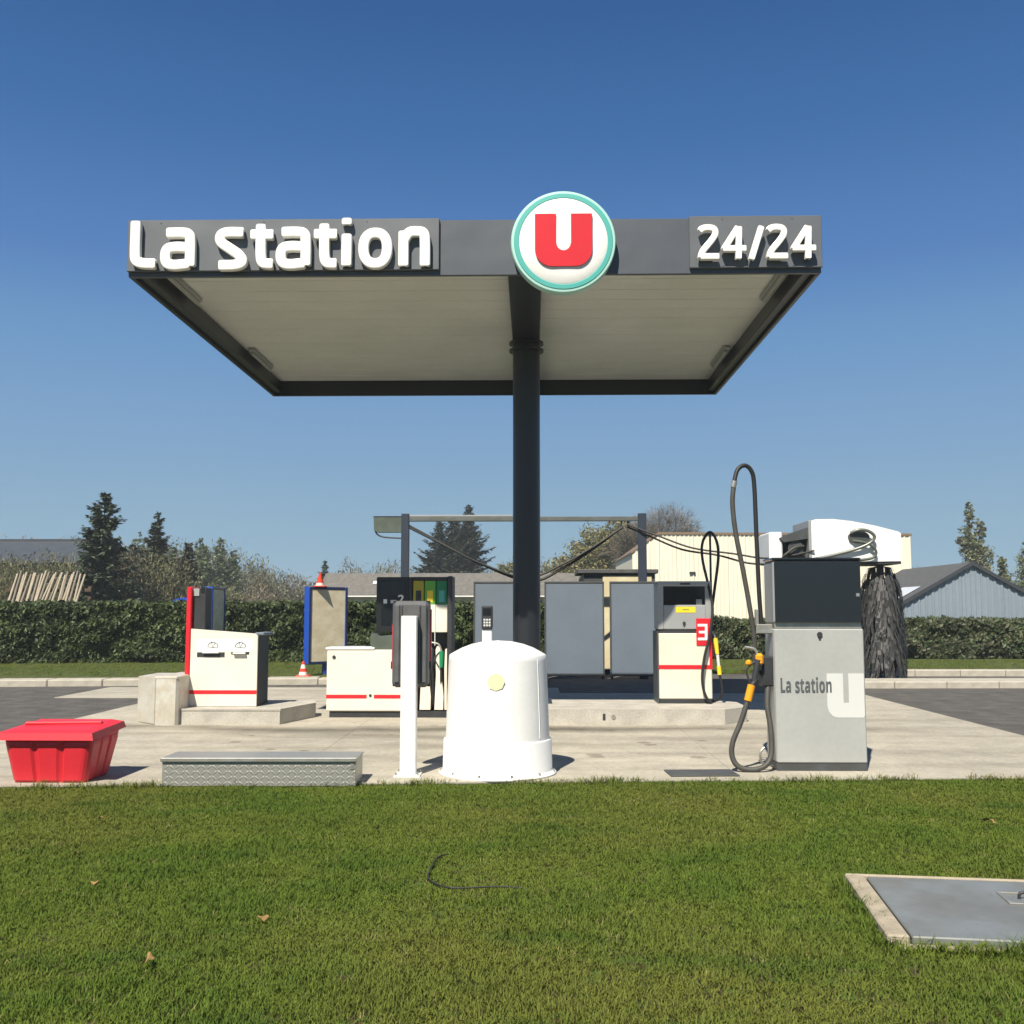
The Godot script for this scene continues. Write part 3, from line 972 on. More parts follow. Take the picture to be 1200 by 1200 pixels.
	mb.tube(spline([V(2.50, 1.42, z - 0.08), V(2.55, 1.75, z - 0.09), V(2.615, 2.2, z - 0.1), V(2.60, 2.45, z - 0.11), V(2.51, 2.58, z - 0.12), V(2.40, 2.44, z - 0.08), V(2.385, 2.2, z - 0.04), V(2.46, 1.8, z + 0.0), V(2.50, 1.5, z + 0.04), V(2.44, 1.12, z + 0.07), V(2.37, 0.85, z + 0.08), V(2.335, 0.6, z + 0.08), V(2.35, 0.4, z + 0.08), V(2.42, 0.245, z + 0.06), V(2.47, 0.23, z + 0.0)], 6), 0.02, 8)
	part("hose", mb, M.rubber, p)
	part("nozzle_holder", bx(2.486, 2.53, 0.85, 1.14, z - 0.3, z - 0.05, 0.008), M.dark, p)
	nozzle(p, V(2.545, 1.1, z - 0.06), M.yellow, V(0.12, -1, 0.06).normalized())
	mb = MB.new()
	mb.tube(PackedVector3Array([V(2.57, 0.9, z - 0.05), V(2.585, 0.72, z - 0.045)]), 0.022, 8)
	part("hose_collar", mb, M.grey_mark, p)
	mb = MB.new()
	mb.tube(PackedVector3Array([V(2.585, 0.72, z - 0.045), V(2.595, 0.6, z - 0.045)]), 0.03, 10)
	part("hose_grip", mb, M.yellow, p)
	mb = MB.new()
	mb.tube(spline([V(2.595, 0.6, z - 0.045), V(2.625, 0.42, z - 0.05), V(2.61, 0.29, z - 0.08), V(2.53, 0.235, z - 0.15), V(2.47, 0.25, z - 0.2)], 6), 0.018, 8)
	part("hose", mb, M.rubber, p)

func build_truck_dispenser() -> void:
	var z := -9.69
	var x0 := 2.27
	var x1 := 3.10
	var mb: MB
	var p := thing("fuel_dispenser", "tall light grey fuel dispenser with black head and looping hose mast", "fuel dispenser", V(2.68, 0.012, -9.9))
	part("plinth", bx(x0, x1, 0.0, 0.085, z - 0.36, z - 0.012), M.frame_grey, p)
	part("front_panel", bx(x0, x1, 0.085, 1.318, z - 0.03, z, 0.01), M.grey_paint, p)
	part("cabinet", bx(x0 - 0.005, x1, 0.085, 1.32, z - 0.38, z - 0.032, 0.012), M.silver, p)
	part("steel_strip", bx(x0 + 0.01, x1 - 0.01, 1.322, 1.372, z - 0.36, z - 0.03), M.steel, p)
	part("head", bx(x0, x1 - 0.005, 1.372, 1.955, z - 0.38, z - 0.012, 0.014), M.silver, p)
	part("head_glass", bx(x0 + 0.012, x1 - 0.012, 1.375, 1.948, z - 0.012, z + 0.004, 0.006), M.head_glass, p)
	part("head_lid", bx(x0 - 0.01, x1, 1.956, 1.985, z - 0.38, z, 0.012), M.head_glass, p)
	part("head_lock", bx(x1 - 0.06, x1 - 0.03, 1.62, 1.65, z + 0.004, z + 0.01), M.steel, p)
	mb = MB.new()
	mb.cyl(V(2.69, 1.265, z), V(2.69, 1.265, z + 0.014), 0.025, 0.025, 14)
	mb.box(V(2.68, 1.22, z), V(2.70, 1.262, z + 0.01))
	part("lock", mb, M.dark, p)
	# pale letter mark and the dark word printed beside it
	mb = MB.new()
	var u := PackedVector2Array([Vector2(2.745, 0.905), Vector2(2.895, 0.905), Vector2(2.895, 0.635), Vector2(2.945, 0.635), Vector2(2.945, 0.905), Vector2(3.088, 0.905), Vector2(3.088, 0.52), Vector2(3.075, 0.50), Vector2(2.83, 0.50), Vector2(2.79, 0.515), Vector2(2.76, 0.55), Vector2(2.745, 0.6)])
	mb.extrude(u, z - 0.001, z + 0.002)
	part("letter_mark", mb, M.grey_mark, p)
	lettering("lettering", "La station", 0.182, M.dark_mark, p, V(2.55, 0.795, z + 0.003), 0.56)
	# hose: up the mast, over the top, down to the nozzle boot, then the long slack loop
	mb = MB.new()
	mb.tube(spline([V(2.19, 1.22, z - 0.12), V(2.165, 1.6, z - 0.12), V(2.15, 2.2, z - 0.12), V(2.14, 2.68, z - 0.12), V(2.115, 2.82, z - 0.11), V(2.05, 2.875, z - 0.1), V(1.975, 2.83, z - 0.08), V(1.935, 2.7, z - 0.06)], 6), 0.021, 10)
	part("hose_mast", mb, M.rubber, p)
	mb = MB.new()
	mb.tube(PackedVector3Array([V(1.94, 2.72, z - 0.06), V(1.925, 2.66, z - 0.06)]), 0.028, 10)
	part("hose_clip", mb, M.steel, p)
	mb = MB.new()
	mb.tube(spline([V(1.935, 2.7, z - 0.06), V(1.915, 2.5, z - 0.05), V(1.94, 2.2, z - 0.04), V(2.0, 1.85, z - 0.03), V(2.06, 1.45, z - 0.02), V(2.09, 1.2, z - 0.03), V(2.095, 1.0, z - 0.05), V(2.15, 0.9, z - 0.1), V(2.25, 0.86, z - 0.14)], 6), 0.023, 10)
	part("hose", mb, M.hose_grey, p)
	part("mast_bracket", bx(2.12, 2.275, 1.27, 1.36, z - 0.17, z - 0.07, 0.008), M.steel, p)
	part("mast_bracket", bx(2.12, 2.15, 1.27, 1.5, z - 0.15, z - 0.09, 0.006), M.steel, p)
	part("nozzle_holder", bx(2.16, 2.27, 0.78, 1.06, z - 0.24, z - 0.06, 0.012), M.dark, p)
	nozzle(p, V(2.115, 1.03, z + 0.0), M.dark, V(-0.25, -1, 0.05).normalized())
	mb = MB.new()
	mb.box(V(2.09, 0.98, z - 0.04), V(2.16, 1.09, z + 0.03), 0.02)
	part("nozzle_guard", mb, M.nozzle_orange, p)
	part("spout_cap", bx(1.995, 2.05, 0.975, 1.03, z - 0.02, z + 0.03, 0.018), M.nozzle_orange, p)
	mb = MB.new()
	mb.tube(PackedVector3Array([V(2.09, 0.85, z + 0.01), V(2.045, 0.79, z + 0.015)]), 0.026, 10)
	part("swivel", mb, M.dark, p)
	mb = MB.new()
	mb.tube(PackedVector3Array([V(2.045, 0.80, z + 0.015), V(2.005, 0.655, z + 0.02)]), 0.036, 12)
	part("hose_grip", mb, M.nozzle_orange, p)
	mb = MB.new()
	mb.tube(spline([V(2.005, 0.655, z + 0.02), V(1.93, 0.45, z + 0.03), V(1.855, 0.28, z + 0.04), V(1.845, 0.15, z + 0.05), V(1.90, 0.06, z + 0.07), V(2.02, 0.036, z + 0.08), V(2.14, 0.07, z + 0.07), V(2.205, 0.17, z + 0.04), V(2.215, 0.4, z + 0.0), V(2.20, 0.6, z - 0.05), V(2.225, 0.8, z - 0.1), V(2.26, 0.95, z - 0.15)], 8), 0.025, 10)
	part("hose", mb, M.hose_grey, p)
	mb = MB.new()
	mb.tube(spline([V(2.24, 0.06, z - 0.05), V(2.14, 0.08, z - 0.04), V(2.12, 0.17, z - 0.03), V(2.16, 0.22, z - 0.04)], 5), 0.012, 8)
	part("hose_hook", mb, M.steel, p)

# ------------------------------------------------------------------ loose things of the forecourt
func build_forecourt_things() -> void:
	var mb: MB
	# white tank-shaped cover
	var o := V(-0.315, 0.012, -9.57)
	var p := thing("tank_cover", "round white plastic tank cover with domed top and pale badge", "tank", o)
	mb = MB.new()
	mb.lathe([Vector2(0.0, 0.0), Vector2(0.535, 0.0), Vector2(0.54, 0.012), Vector2(0.53, 0.025), Vector2(0.515, 0.04)], o, 64)
	part("foot_flange", mb, M.tank, p)
	mb = MB.new()
	mb.lathe([Vector2(0.515, 0.03), Vector2(0.502, 0.05), Vector2(0.497, 0.30), Vector2(0.49, 0.312), Vector2(0.478, 0.314)], o, 64)
	part("lower_ring", mb, M.tank, p)
	mb = MB.new()
	mb.lathe([Vector2(0.479, 0.30), Vector2(0.477, 0.33), Vector2(0.452, 1.02), Vector2(0.449, 1.065), Vector2(0.441, 1.075), Vector2(0.40, 1.098), Vector2(0.33, 1.135), Vector2(0.24, 1.168), Vector2(0.13, 1.192), Vector2(0.0, 1.2)], o, 64)
	var drum := part("drum", mb, M.tank, p)
	for a in [0.62, 0.62 + PI]:
		mb = MB.new()
		var e := V(cos(a), 0, sin(a))
		mb.tube(PackedVector3Array([o + e * 0.477 + V(0, 0.34, 0), o + e * 0.452 + V(0, 1.02, 0), o + e * 0.441 + V(0, 1.072, 0), o + e * 0.33 + V(0, 1.134, 0), o + V(0, 1.198, 0)]), 0.004, 6)
		part("mould_seam", mb, M.tank, drum)
	mb = MB.new()
	mb.cyl(o + V(0.0, 0.85, 0.452), o + V(0, 0.85, 0.466), 0.078, 0.078, 8)
	part("badge", mb, mat("d9d6ae", 0.5), p)
	for a in [0.2, 0.75, 1.3, 1.85, 2.4, 2.95]:
		mb = MB.new()
		var e := V(cos(a), 0, sin(a))
		mb.cyl(o + e * 0.52 + V(0, 0.02, 0), o + e * 0.52 + V(0, 0.05, 0), 0.011, 0.011, 6)
		part("bolt", mb, M.steel, p)
	# slim post with keypad, behind the tank
	p = thing("terminal_post", "slim white post with dark keypad standing behind the white tank", "terminal", V(-0.45, 0.012, -10.45))
	part("post", bx(-0.50, -0.40, 0.012, 1.30, -10.5, -10.4, 0.008), M.white, p)
	part("base_plate", bx(-0.57, -0.33, 0.012, 0.03, -10.57, -10.33), M.white, p)
	var kp := part("keypad_head", bx(-0.505, -0.395, 1.30, 1.535, -10.5, -10.38, 0.01), M.dark, p)
	part("screen", bx(-0.49, -0.41, 1.44, 1.51, -10.38, -10.376), M.screen, kp)
	for i in 3:
		for k in 3:
			part("key", bx(-0.485 + 0.026 * i, -0.467 + 0.026 * i, 1.33 + 0.028 * k, 1.348 + 0.028 * k, -10.38, -10.374), M.grey_mark, kp)
	# white square post and the grey case on it
	p = thing("square_post", "white square steel post carrying the grey ribbed case", "post", V(-1.115, 0.012, -9.39))
	part("post", bx(-1.185, -1.045, 0.012, 1.44, -9.46, -9.33, 0.006), M.white, p)
	part("base_plate", bx(-1.23, -1.0, 0.012, 0.028, -9.5, -9.27), M.white, p)
	for q in [[-1.212, -9.285], [-1.018, -9.285], [-1.212, -9.485], [-1.018, -9.485]]:
		mb = MB.new()
		mb.cyl(V(q[0], 0.028, q[1]), V(q[0], 0.05, q[1]), 0.01, 0.01, 6)
		part("bolt", mb, M.steel, p)
	p = thing("extinguisher_case", "grey ribbed plastic case with red edges hung behind the white post", "case", V(-1.115, 0.78, -9.57))
	mb = MB.new()
	mb.box(V(-1.285, 0.785, -9.66), V(-0.945, 1.575, -9.47), 0.035)
	part("shell", mb, M.cover, p)
	for q in [[-1.262, -1.215], [-1.205, -1.19], [-1.04, -1.025], [-1.015, -0.968]]:
		part("rib", bx(q[0], q[1], 0.83, 1.54, -9.472, -9.455, 0.008), M.cover, p)
	part("red_edge", bx(-1.293, -1.283, 0.95, 1.36, -9.62, -9.52, 0.004), M.red, p)
	part("red_edge", bx(-0.947, -0.937, 0.95, 1.5, -9.66, -9.6, 0.004), M.red, p)
	part("clasp", bx(-1.303, -1.285, 0.95, 1.02, -9.6, -9.53, 0.004), M.black, p)
	part("clasp", bx(-1.303, -1.285, 1.32, 1.39, -9.6, -9.53, 0.004), M.black, p)
	part("clasp", bx(-0.945, -0.927, 0.95, 1.02, -9.6, -9.53, 0.004), M.black, p)
	part("lid_seam", bx(-1.288, -0.942, 0.79, 1.58, -9.565, -9.555, 0.003), M.rubber, p)
	part("hanger", bx(-1.15, -1.08, 0.95, 1.35, -9.475, -9.458), M.steel, p)
	grit_bin()
	tread_box()
	# dark steel plate lying by the hose
	mb = MB.new()
	mb.box(V(-0.31, 0.0, -0.19), V(0.31, 0.014, 0.15), 0.004, Transform3D(Basis(Vector3.UP, 0.06), V(1.54, 0.012, -9.50)))
	single("steel_plate", mb, M.frame_grey, "dark flat steel plate on the concrete beside the hose loop", "plate", V(1.54, 0.012, -9.5))
	# inspection hatch in the lawn
	var tb := Transform3D(Basis(Vector3.UP, -0.125), V(1.84, 0, -5.84))
	p = thing("inspection_hatch", "grey steel inspection hatch in a concrete frame set in the lawn", "hatch", V(2.3, 0, -5.3))
	for q in [[-0.11, -0.012, -0.012, 1.06], [-0.11, 1.68, -0.035, -0.012], [1.64, 1.70, -0.012, 1.06], [-0.05, 1.70, 1.06, 1.10]]:
		mb = MB.new()
		mb.box(V(q[0], -0.1, q[2]), V(q[1], 0.042 if q[2] < 1.0 else 0.008, q[3]), 0.008, tb)
		part("concrete_frame", mb, M.tan_concrete, p)
	mb = MB.new()
	mb.box(V(0.0, -0.02, 0.0), V(1.63, 0.036, 1.05), 0.006, tb)
	part("steel_cover", mb, mat("8b9090", 0.5, 0.35, "grime", 0.6), p)
	mb = MB.new()
	mb.box(V(0.60, 0.036, 0.24), V(0.95, 0.044, 0.26), 0.002, tb)
	mb.box(V(0.60, 0.036, 0.44), V(0.95, 0.044, 0.46), 0.002, tb)
	mb.box(V(0.60, 0.036, 0.26), V(0.62, 0.044, 0.44), 0.002, tb)
	mb.box(V(0.93, 0.036, 0.26), V(0.95, 0.044, 0.44), 0.002, tb)
	part("handle_frame", mb, M.steel, p)
	mb = MB.new()
	mb.tube(spline([tb * V(0.68, 0.04, 0.35), tb * V(0.70, 0.07, 0.35), tb * V(0.85, 0.07, 0.35), tb * V(0.87, 0.04, 0.35)], 4), 0.008, 6)
	part("handle", mb, M.dark, p)
	# thin black pipe lying in the grass
	mb = MB.new()
	mb.tube(spline([V(-0.47, -0.01, -6.52), V(-0.56, 0.008, -6.38), V(-0.585, 0.014, -6.1), V(-0.57, 0.012, -5.83), V(-0.44, 0.006, -5.68), V(-0.2, 0.008, -5.70), V(-0.08, 0.003, -5.70), V(-0.02, -0.01, -5.69)], 8), 0.0045, 6)
	single("loose_cable", mb, M.rubber, "thin black cable lying in a bend on the grass", "cable", V(-0.4, 0, -6.0))
	# fallen leaves
	var rng := RandomNumberGenerator.new()
	rng.seed = 77
	for q in [[-1.62, -4.46, 0.024], [-1.29, -5.05, 0.022], [3.2, -7.4, 0.04], [-3.05, -7.36, 0.026], [-2.75, -6.3, 0.026], [-2.36, -5.65, 0.022]]:
		mb = MB.new()
		var b := Basis.from_euler(V(rng.randf_range(-0.4, 0.4), rng.randf() * TAU, rng.randf_range(-0.4, 0.4)))
		var r: float = q[2]
		var rim := []
		for i in 11:
			var a := TAU * i / 11.0
			rim.append(V(q[0], 0.03, q[1]) + b * V(cos(a) * r * (1.3 if i % 2 == 0 else 0.85), 0.012 * sin(a * 2.0 + r * 90.0), sin(a) * r * (0.8 if i % 2 == 0 else 0.55)))
		for i in 11:
			mb.ftri(V(q[0], 0.034, q[1]), rim[i], rim[(i + 1) % 11], Vector3.UP)
		single("dead_leaf", mb, M.dead_leaf, "curled brown dead leaf lying on the mown lawn", "leaf", V(q[0], 0.04, q[1]), "dead leaves on the lawn")

func grit_bin() -> void:
	var p := thing("grit_bin", "red plastic grit bin with ribbed tapering sides and sloping lid", "bin", V(-4.2, 0.012, -9.15))
	# tapered tub with three vertical bulges on the front, two on the side
	var mb := MB.new()
	var rows := 8
	var loop_at := func(t: float) -> Array:
		var hx: float = lerp(0.30, 0.375, t)
		var hz: float = lerp(0.235, 0.30, t)
		var pts := []
		var nS := 28
		for side in 4:
			for i in nS:
				var u := -1.0 + 2.0 * i / nS
				var bul: float = 0.02 * smoothstep(0.47, 0.36, absf(fposmod(u * 1.5 + 0.5, 1.0) - 0.5)) * smoothstep(0.0, 0.06, t) * (1.0 - smoothstep(0.86, 0.93, t))
				var q := Vector2.ZERO
				match side:
					0: q = Vector2(u * hx, hz + bul)
					1: q = Vector2(hx + bul, -u * hz)
					2: q = Vector2(-u * hx, -hz - bul)
					3: q = Vector2(-hx - bul, u * hz)
				pts.append(V(-4.16 + q.x, 0.014 + t * 0.39, -9.17 + q.y))
		return pts
	var prev: Array = loop_at.call(0.0)
	for k in range(1, 19):
		var cur: Array = loop_at.call(k / 18.0)
		for i in prev.size():
			var j := (i + 1) % prev.size()
			var out: Vector3 = prev[i] - V(-4.16, prev[i].y, -9.17)
			mb.quad(prev[i], prev[j], cur[j], cur[i], out)
		prev = cur
	var bot: Array = loop_at.call(0.0)
	for i in bot.size(): mb.ftri(V(-4.16, 0.014, -9.17), bot[i], bot[(i + 1) % bot.size()], Vector3.DOWN)
	part("tub", mb, M.red_plastic, p)
	# lid: skirt and low hipped top with a raised ridge
	mb = MB.new()
	var lo := [V(-4.60, 0.385, -8.81), V(-3.745, 0.385, -8.81), V(-3.745, 0.42, -9.53), V(-4.60, 0.42, -9.53)]
	var hi := [V(-4.585, 0.445, -8.825), V(-3.76, 0.445, -8.825), V(-3.76, 0.475, -9.515), V(-4.585, 0.475, -9.515)]
	var tp := [V(-4.5, 0.465, -8.90), V(-3.85, 0.465, -8.90), V(-3.85, 0.50, -9.44), V(-4.5, 0.50, -9.44)]
	var mid := V(-4.17, 0.45, -9.17)
	for i in 4:
		var j := (i + 1) % 4
		mb.quad(lo[i], lo[j], hi[j], hi[i], lo[i] + lo[j] - mid * 2.0)
		mb.quad(hi[i], hi[j], tp[j], tp[i], Vector3.UP)
	mb.quad(tp[0], tp[1], tp[2], tp[3], Vector3.UP)
	mb.quad(lo[0], lo[1], lo[2], lo[3], Vector3.DOWN)
	var lid := part("lid", mb, M.red_plastic, p)
	mb = MB.new()
	mb.box(V(-0.38, -0.008, -0.03), V(0.28, 0.016, 0.03), 0.008, Transform3D(Basis(Vector3.UP, 0.12) * Basis(Vector3.RIGHT, 0.06), V(-4.12, 0.49, -9.2)))
	part("lid_ridge", mb, M.red_plastic, lid)
	part("hinge", bx(-4.4, -4.3, 0.40, 0.46, -9.55, -9.52, 0.006), M.red_plastic, p)
	part("hinge", bx(-4.05, -3.95, 0.40, 0.46, -9.55, -9.52, 0.006), M.red_plastic, p)

func tread_box() -> void:
	var p := thing("tread_plate_box", "long low box of galvanised tread plate lying along the lawn edge", "metal box", V(-2.32, 0.0, -9.1))
	var t := Transform3D(Basis(Vector3.UP, 0.02), V(-2.325, 0.0, -9.05))
	var mb := MB.new()
	var lx := -0.83
	var rx := 0.82
	# front, back, ends: walls of sheet with thickness
	mb.box(V(lx, 0.0, 0.19), V(rx, 0.222, 0.2), 0.003, t)
	part("front_plate", mb, M.tread, p)
	mb = MB.new()
	mb.box(V(lx, 0.0, -0.2), V(rx, 0.222, -0.19), 0.003, t)
	part("back_plate", mb, M.tread, p)
	mb = MB.new()
	mb.box(V(lx, 0.0, -0.189), V(lx + 0.01, 0.222, 0.189), 0.003, t)
	part("end_plate", mb, M.tread, p)
	mb = MB.new()
	mb.box(V(rx - 0.01, 0.0, -0.189), V(rx, 0.222, 0.189), 0.003, t)
	part("end_plate", mb, M.tread, p)
	mb = MB.new()
	mb.box(V(lx - 0.01, 0.223, -0.215), V(rx + 0.01, 0.236, 0.215), 0.004, t)
	var lid := part("lid", mb, M.tread, p)
	mb = MB.new()
	mb.box(V(lx - 0.012, 0.205, 0.203), V(rx + 0.012, 0.241, 0.222), 0.006, t)
	part("lid_lip", mb, M.steel, lid)
	mb = MB.new()
	mb.box(V(rx - 0.05, 0.14, 0.2), V(rx - 0.015, 0.19, 0.206), 0.002, t)
	part("latch_plate", mb, M.steel, p)

# ------------------------------------------------------------------ wash bay
func build_wash_bay() -> void:
	var mb: MB
	var z := -22.6
	var p := thing("wash_gantry", "dark steel gantry frame of two posts and a long rail over the wash bay", "gantry", V(-0.16, 0, z))
	part("post", bx(-2.88, -2.71, 0.0, 3.61, z - 0.08, z + 0.08, 0.01), M.gantry, p)
	part("post", bx(2.35, 2.53, 0.0, 3.61, z - 0.08, z + 0.08, 0.01), M.gantry, p)
	part("rail", bx(-2.71, 2.35, 3.44, 3.54, z - 0.06, z + 0.06, 0.008), M.rail, p)
	part("rail_cover", bx(-2.71, -0.42, 3.542, 3.58, z - 0.05, z + 0.05, 0.008), M.silver, p)
	part("cable_hanger", bx(1.97, 2.01, 3.28, 3.44, z - 0.02, z + 0.02), M.gantry, p)
	part("cable_hanger", bx(2.11, 2.15, 3.3, 3.44, z - 0.02, z + 0.02), M.gantry, p)
	p = thing("floodlight", "flat grey-green floodlight box on a curved bracket beside the gantry post", "floodlight", V(-3.18, 3.14, z))
	mb = MB.new()
	mb.extrude(PackedVector2Array([Vector2(-3.5, 3.54), Vector2(-2.882, 3.54), Vector2(-2.882, 3.2), Vector2(-3.42, 3.2), Vector2(-3.49, 3.25)]), z - 0.15, z + 0.05)
	part("housing", mb, M.lamp_shell, p)
	part("top_lip", bx(-3.51, -2.882, 3.54, 3.556, z - 0.16, z + 0.06, 0.004), M.dark, p)
	mb = MB.new()
	mb.tube(spline([V(-3.47, 3.24, z), V(-3.4, 3.14, z), V(-3.24, 3.09, z), V(-2.88, 3.07, z)], 5), 0.02, 6)
	part("bracket", mb, M.dark, p)
	# hanging supply cables
	var runs := [
		[V(-2.71, 3.34, z), V(0.0, 2.11, z + 0.1), V(1.99, 3.30, z), 0.032, "black cable sagging low between the two gantry posts"],
		[V(-2.71, 3.3, z + 0.05), V(-0.1, 2.19, z + 0.16), V(2.01, 3.30, z + 0.04), 0.026, "thinner black cable sagging between the two gantry posts"],
		[V(2.1, 3.32, z), V(4.0, 2.66, z + 0.5), V(5.6, 2.50, z + 1.05), 0.024, "black cable running from the gantry hanger to the white wash machine"],
		[V(2.12, 3.36, z + 0.05), V(4.3, 2.68, z + 0.7), V(5.9, 2.72, z + 1.15), 0.022, "thin black cable running from the gantry hanger to the wash machine front"]]
	for q in runs:
		mb = MB.new()
		var a: Vector3 = q[0]
		var c: Vector3 = q[1]
		var b: Vector3 = q[2]
		var m := (a + b) * 0.5
		mb.tube(spline([a, a.lerp(c, 0.28) - V(0, 0.06, 0), a.lerp(c, 0.62) - V(0, 0.12, 0), c, c.lerp(b, 0.38) - V(0, 0.12, 0), c.lerp(b, 0.7) - V(0, 0.09, 0), b], 6), q[3], 6)
		single("hanging_cable", mb, M.rubber, q[4], "cable", V(m.x, c.y, z), "supply cables of the wash bay")
	# grey screens on posts
	var labs := ["blue-grey splash screen with a single post, behind the canopy column", "widest blue-grey splash screen, between the column and the narrow gap", "blue-grey splash screen standing next to pump three"]
	var xs := [[-1.27, 0.15], [0.28, 1.58], [1.70, 2.78]]
	for k in 3:
		var a: float = xs[k][0]
		var b: float = xs[k][1]
		var zz := z + 0.12 + 0.02 * k
		p = thing("splash_screen", labs[k], "screen", V((a + b) * 0.5, 0, zz), "splash screens of the wash bay")
		part("panel", bx(a + 0.03, b - 0.03, 0.11, 2.06, zz - 0.02, zz + 0.02, 0.004), M.screen_panel, p)
		part("frame_top", bx(a, b, 2.06, 2.105, zz - 0.03, zz + 0.03, 0.006), M.frame_grey, p)
		part("frame_bottom", bx(a, b, 0.06, 0.11, zz - 0.03, zz + 0.03, 0.006), M.frame_grey, p)
		part("frame_side", bx(a, a + 0.035, 0.11, 2.06, zz - 0.03, zz + 0.03), M.frame_grey, p)
		part("frame_side", bx(b - 0.035, b, 0.11, 2.06, zz - 0.03, zz + 0.03), M.frame_grey, p)
		part("leg", bx(a + 0.005, a + 0.065, 0.0, 0.059, zz - 0.028, zz + 0.028), M.frame_grey, p)
		part("leg", bx(b - 0.065, b - 0.005, 0.0, 0.059, zz - 0.028, zz + 0.028), M.frame_grey, p)
	# flat-roofed control hut behind the screens
	p = thing("control_hut", "small flat-roofed control hut with cream panel behind the grey screens", "hut", V(2.0, 0, -24.8))
	part("wall", bx(1.22, 2.88, 0.0, 2.33, -25.6, -24.0), M.frame_grey, p)
	part("cream_panel", bx(1.66, 2.80, 0.1, 2.28, -24.0, -23.97, 0.006), M.render_cream, p)
	part("door_panel", bx(1.26, 1.62, 0.1, 2.1, -24.0, -23.975, 0.006), M.frame_grey, p)
	part("flat_roof", bx(1.08, 2.95, 2.33, 2.43, -25.8, -23.9, 0.015), M.roof_grey, p)
	mb = MB.new()
	mb.tube(spline([V(1.14, 2.24, -23.9), V(1.12, 2.12, -23.9), V(1.2, 2.02, -23.95), V(1.24, 1.6, -23.97)], 4), 0.03, 6)
	part("downpipe", mb, M.dark, p)
	wash_machine()
	blue_sign(V(-4.45, 0, -22.2), 0.75, 0.97, "blue-framed beige notice board on a post, cone standing on its top")
	blue_sign(V(-6.95, 0, -22.4), 1.62, 1.12, "blue-framed notice board turned edge-on behind the red-finned pump")
	cone(V(-4.71, 0.125, -21.25), 0.31, "orange and white traffic cone on the kerb below the notice board")
	cone(V(-4.55, 1.98, -22.0), 0.30, "orange traffic cone standing on top of the notice board")

func blue_sign(at: Vector3, turn: float, w: float, label: String) -> void:
	var p := thing("notice_board", label, "notice board", at, "blue-framed notice boards")
	var t := Transform3D(Basis(Vector3.UP, turn), at)
	var h := w * 0.5
	for q in [[-h, -h + 0.06, 0.33, 1.98], [h - 0.06, h, 0.33, 1.98]]:
		var mb := MB.new()
		mb.box(V(q[0], q[2], -0.1), V(q[1], q[3], 0.1), 0.012, t)
		part("frame_side", mb, M.blue_frame, p)
	for q in [[0.33, 0.39], [1.92, 1.98]]:
		var mb := MB.new()
		mb.box(V(-h + 0.061, q[0], -0.095), V(h - 0.061, q[1], 0.095), 0.01, t)
		part("frame_rail", mb, M.navy_blue, p)
	for q in [[-h + 0.004, -h + 0.056], [h - 0.056, h - 0.004]]:
		var mb := MB.new()
		mb.box(V(q[0], 0.335, 0.1), V(q[1], 1.975, 0.106), 0.003, t)
		part("front_trim", mb, M.navy_blue, p)
	var mb2 := MB.new()
	mb2.box(V(-h + 0.06, 0.39, -0.04), V(h - 0.06, 1.92, 0.085), 0.0, t)
	part("board", mb2, M.board, p)
	mb2 = MB.new()
	mb2.box(V(-0.06, 0.0, -0.04), V(0.08, 0.335, 0.04), 0.008, t)
	part("post", mb2, M.blue_frame, p)

func cone(at: Vector3, h: float, label: String) -> void:
	var p := thing("traffic_cone", label, "cone", at, "traffic cones")
	var r := h * 0.34
	part("foot", bx(at.x - r * 1.25, at.x + r * 1.25, at.y, at.y + 0.025, at.z - r * 1.25, at.z + r * 1.25, 0.008), M.orange, p)
	var seg := [[0.025, 0.30, M.white], [0.30, 0.52, M.orange], [0.52, 0.78, M.white], [0.78, 1.0, M.orange]]
	if at.y > 1.0: seg = [[0.025, 0.28, M.white], [0.28, 1.0, M.orange]]
	for q in seg:
		var mb := MB.new()
		var y0: float = q[0] if q[0] > 0.1 else 0.025 / h
		mb.cyl(at + V(0, y0 * h, 0), at + V(0, q[1] * h, 0), lerpf(r, 0.02, y0), lerpf(r, 0.02, q[1]), 16)
		part("band", mb, q[2], p)

